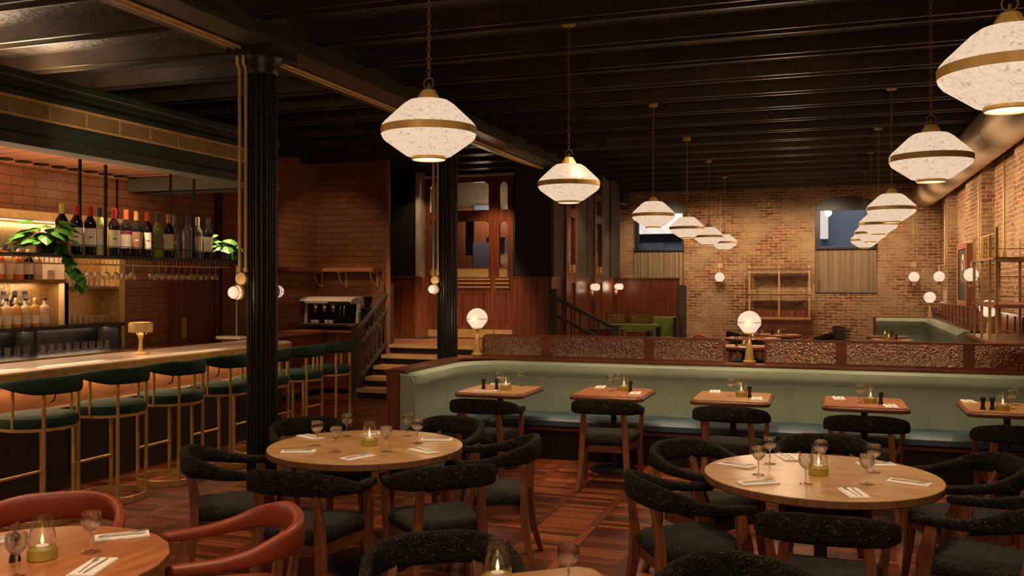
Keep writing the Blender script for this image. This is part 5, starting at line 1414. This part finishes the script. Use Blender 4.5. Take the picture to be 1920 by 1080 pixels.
# ------------------------------------------------------------------ light
WARM = (1.0, .62, .34); WARM2 = (1.0, .69, .43)
def lamp(kind, loc, e, col=WARM, size=.1, rot=None, spot=None, blend=.6, target=None, sx=None, sy=None, name='light'):
    d = bpy.data.lights.new(name, kind); d.energy = e; d.color = col
    if kind == 'AREA':
        d.shape = 'RECTANGLE'; d.size = sx or size; d.size_y = sy or size
    elif kind == 'SPOT':
        d.spot_size = R(spot or 90); d.spot_blend = blend; d.shadow_soft_size = size
    else: d.shadow_soft_size = size; d.specular_factor = .0
    o = bpy.data.objects.new(name, d); COL.objects.link(o); o.location = loc
    if target is not None:
        v = Vector(target)-Vector(loc); o.rotation_euler = v.to_track_quat('-Z', 'Y').to_euler()
    elif rot: o.rotation_euler = rot
    return o
# downlight inside every pendant, shining out of its open bottom
for x, y in PEND:
    lamp('SPOT', (x, y, 2.41), 48, WARM2, .07, spot=150, blend=.8)
# unseen fill lights added behind the camera to brighten the pendant bands
for x, y in [(-1.91,1.6),(.62,1.2),(-1.91,-1.0),(.62,-1.3)]:
    lamp('POINT', (x, y, 2.5), 26, WARM2, .22)
    lamp('SPOT', (x, y, 2.3), 40, WARM2, .07, spot=140, blend=.8)
for x, y in [(-.62,8.6),(-.62,13.2),(-.62,17.4)]: lamp('POINT', (x, y, 2.75), 15, WARM2, .3)  # added fill between the rows, lifting the lamp bands and brick tops
# ceiling spots over the tables
for x, y, e in [(-2.82,5.29,150), (-.04,5.30,125), (-2.9,2.9,130), (-.9,2.9,60)]:
    lamp('SPOT', (x, y+.1, 3.72), e, WARM2, .05, spot=46, blend=.5)
for x, y, _ in BT: lamp('SPOT', (x, y-.1, 3.72), 150, WARM2, .05, spot=36, blend=.55)
# wash along the banquette back
for x in (-3.4,-2.3,-1.2,-.1,1.0,2.0): lamp('SPOT', (x, 8.3, 3.72), 62, WARM2, .06, target=(x, 9.4, .7), spot=60)
# wall washers on the brick
for x in (-3.6,-2.4,-1.2,0,1.3): lamp('SPOT', (x, 19.1, 3.45), 105, WARM2, .08, target=(x, 20.8, 2.1), spot=95, blend=.9).data.specular_factor = 0
for y in (19,17.2,15,13,11): lamp('SPOT', (.75, y, 2.9), 165, WARM2, .08, target=(2.35, y, 2.6), spot=110, blend=.9)
for x, y in ((-.02,13.3),(-2.1,13.35),(-1.32,15.6),(-1.35,17.9),(-.95,19.2)): lamp('SPOT', (x, y, 3.72), 130, WARM2, .05, spot=40, blend=.6)
lamp('SPOT', (-5.0, 5.6, 3.7), 50, WARM2, .08, target=(-6.7, 7.6, 2.2), spot=60, blend=.8)  # added spot that brightens the bottle labels from the room side
# bar
for y in (1.0,2.6,4.2,5.8,7.4,8.9): lamp('SPOT', (-7.4, y, 3.05), 12, WARM, .05, target=(-8.3, y, 2.2), spot=120, blend=.9)
lamp('AREA', (-7.3, 5.5, 2.25), 30, WARM, sx=.8, sy=6, rot=(PI,0,0))  # unseen upward area light added below the slats to brighten them
for y in (3.2,4.6,6.0,7.4,8.8): lamp('SPOT', (-6.62, y, 2.92), 88, WARM2, .04, spot=75)
lamp('AREA', (-8.1, 4.5, 1.795), 30, WARM2, sx=.05, sy=7.0)
lamp('AREA', (-8.18, 4.5, 2.455), 45, WARM2, sx=.05, sy=8.4)
lamp('AREA', (-8.2, 4.5, 1.27), 14, WARM2, sx=.04, sy=8.6)
lamp('AREA', (-6.24, 5, .96), 14, WARM, sx=.03, sy=9, rot=(0,R(-10),0))
lamp('AREA', (-6.8, 5.0, 3.56), 75, WARM2, sx=.25, sy=4.0, rot=(PI,0,0))
lamp('POINT', (-6.62, 7.60, 1.36), 2.2, WARM, .04)
# tile pier and coffee station
lamp('SPOT', (-7.2, 11.4, 2.9), 40, WARM, .06, target=(-8.0, 13.8, 2.2), spot=60)
lamp('SPOT', (-7.6, 12.4, 3.7), 60, WARM, .05, target=(-7.7, 13.45, 1.0), spot=50)
lamp('SPOT', (-5.6, 12.2, 3.7), 300, WARM2, .06, target=(-5.9, 14.3, .7), spot=62)
lamp('SPOT', (-5.4, 14.6, 3.75), 110, WARM, .06, target=(-5.8, 15.6, 1.6), spot=70)
lamp('SPOT', (-6.3, 10.8, 3.7), 45, WARM, .06, target=(-6.4, 12.2, 0), spot=70)
lamp('POINT', (-6.3, 16.6, 3.2), 22, (1,.8,.6), .2)
lamp('SPOT', (-3.3, 14.6, 3.7), 60, WARM, .05, target=(-4.1, 15.8, 1.4), spot=60)
lamp('SPOT', (-3.0, 17.0, 3.7), 90, WARM, .05, target=(-3.6, 18.2, 1.2), spot=75)
lamp('SPOT', (-6.6, 14.5, 3.7), 30, WARM2, .04, target=(-7.13, 15.37, 2.8), spot=50)  # added spot that brightens the cream strip by the entrance
lamp('SPOT', (-5.2, 12.6, 2.7), 60, WARM2, .04, target=(-4.3, 12.6, 3.9), spot=80)
# globes and column lamps
for x, y, z, e in [(-3.73,9.62,1.39,3), (-.76,9.62,1.39,3), (-4.26,5.80,1.72,1.6), (-4.25,9.44,1.72,1.6), (-2.27,20.62,1.9,2.5), (1.68,20.62,1.9,2.5), (2.0,19.9,1.9,2.5), (2.2,17.5,1.9,2.5), (1.98,15.6,1.9,2.5), (1.96,20.3,1.5,2.5), (1.9,13.6,1.45,2), (-3.95,16.2,1.72,1.5), (-3.95,18.1,1.72,1.5)]:
    lamp('POINT', (x, y-(.16 if z < 1.6 else 0), z), e, WARM2, .1)
# left foreground aisle
lamp('SPOT', (-5.0, 4.2, 3.75), 110, WARM, .06, spot=80)
lamp('SPOT', (-5.0, 8.0, 3.75), 110, WARM, .06, spot=80)
lamp('SPOT', (-1.45, 6.9, 3.75), 150, WARM, .06, spot=60)
# dim dusk world, plus an added area light brightening the facade opposite
lamp('AREA', (-1, 22.6, 7.5), 900, (1.0,.92,.82), sx=10, sy=2, target=(-1, 26, 3), name='facade_fill_light')
wd = bpy.data.worlds.new('world'); S.world = wd; wd.use_nodes = True
bg = wd.node_tree.nodes['Background']; bg.inputs[0].default_value = (.14,.16,.22,1); bg.inputs[1].default_value = .12

# ------------------------------------------------------------------ camera
cd = bpy.data.cameras.new('camera'); cam = bpy.data.objects.new('camera', cd); COL.objects.link(cam)
cd.sensor_width = 36; cd.lens = 36*1720/1920; cd.shift_y = -10/1920
cam.location = (0, 0, 1.8)
cam.rotation_euler = (PI/2, 0, math.atan2(.3259, .9454))
cd.clip_start = .05
S.camera = cam
vs_ = S.view_settings; S.display_settings.display_device = 'sRGB'
vs_.view_transform = 'Standard'; vs_.look = 'None'; vs_.gamma = 1.0; vs_.use_curve_mapping = False; vs_.exposure = 0.35
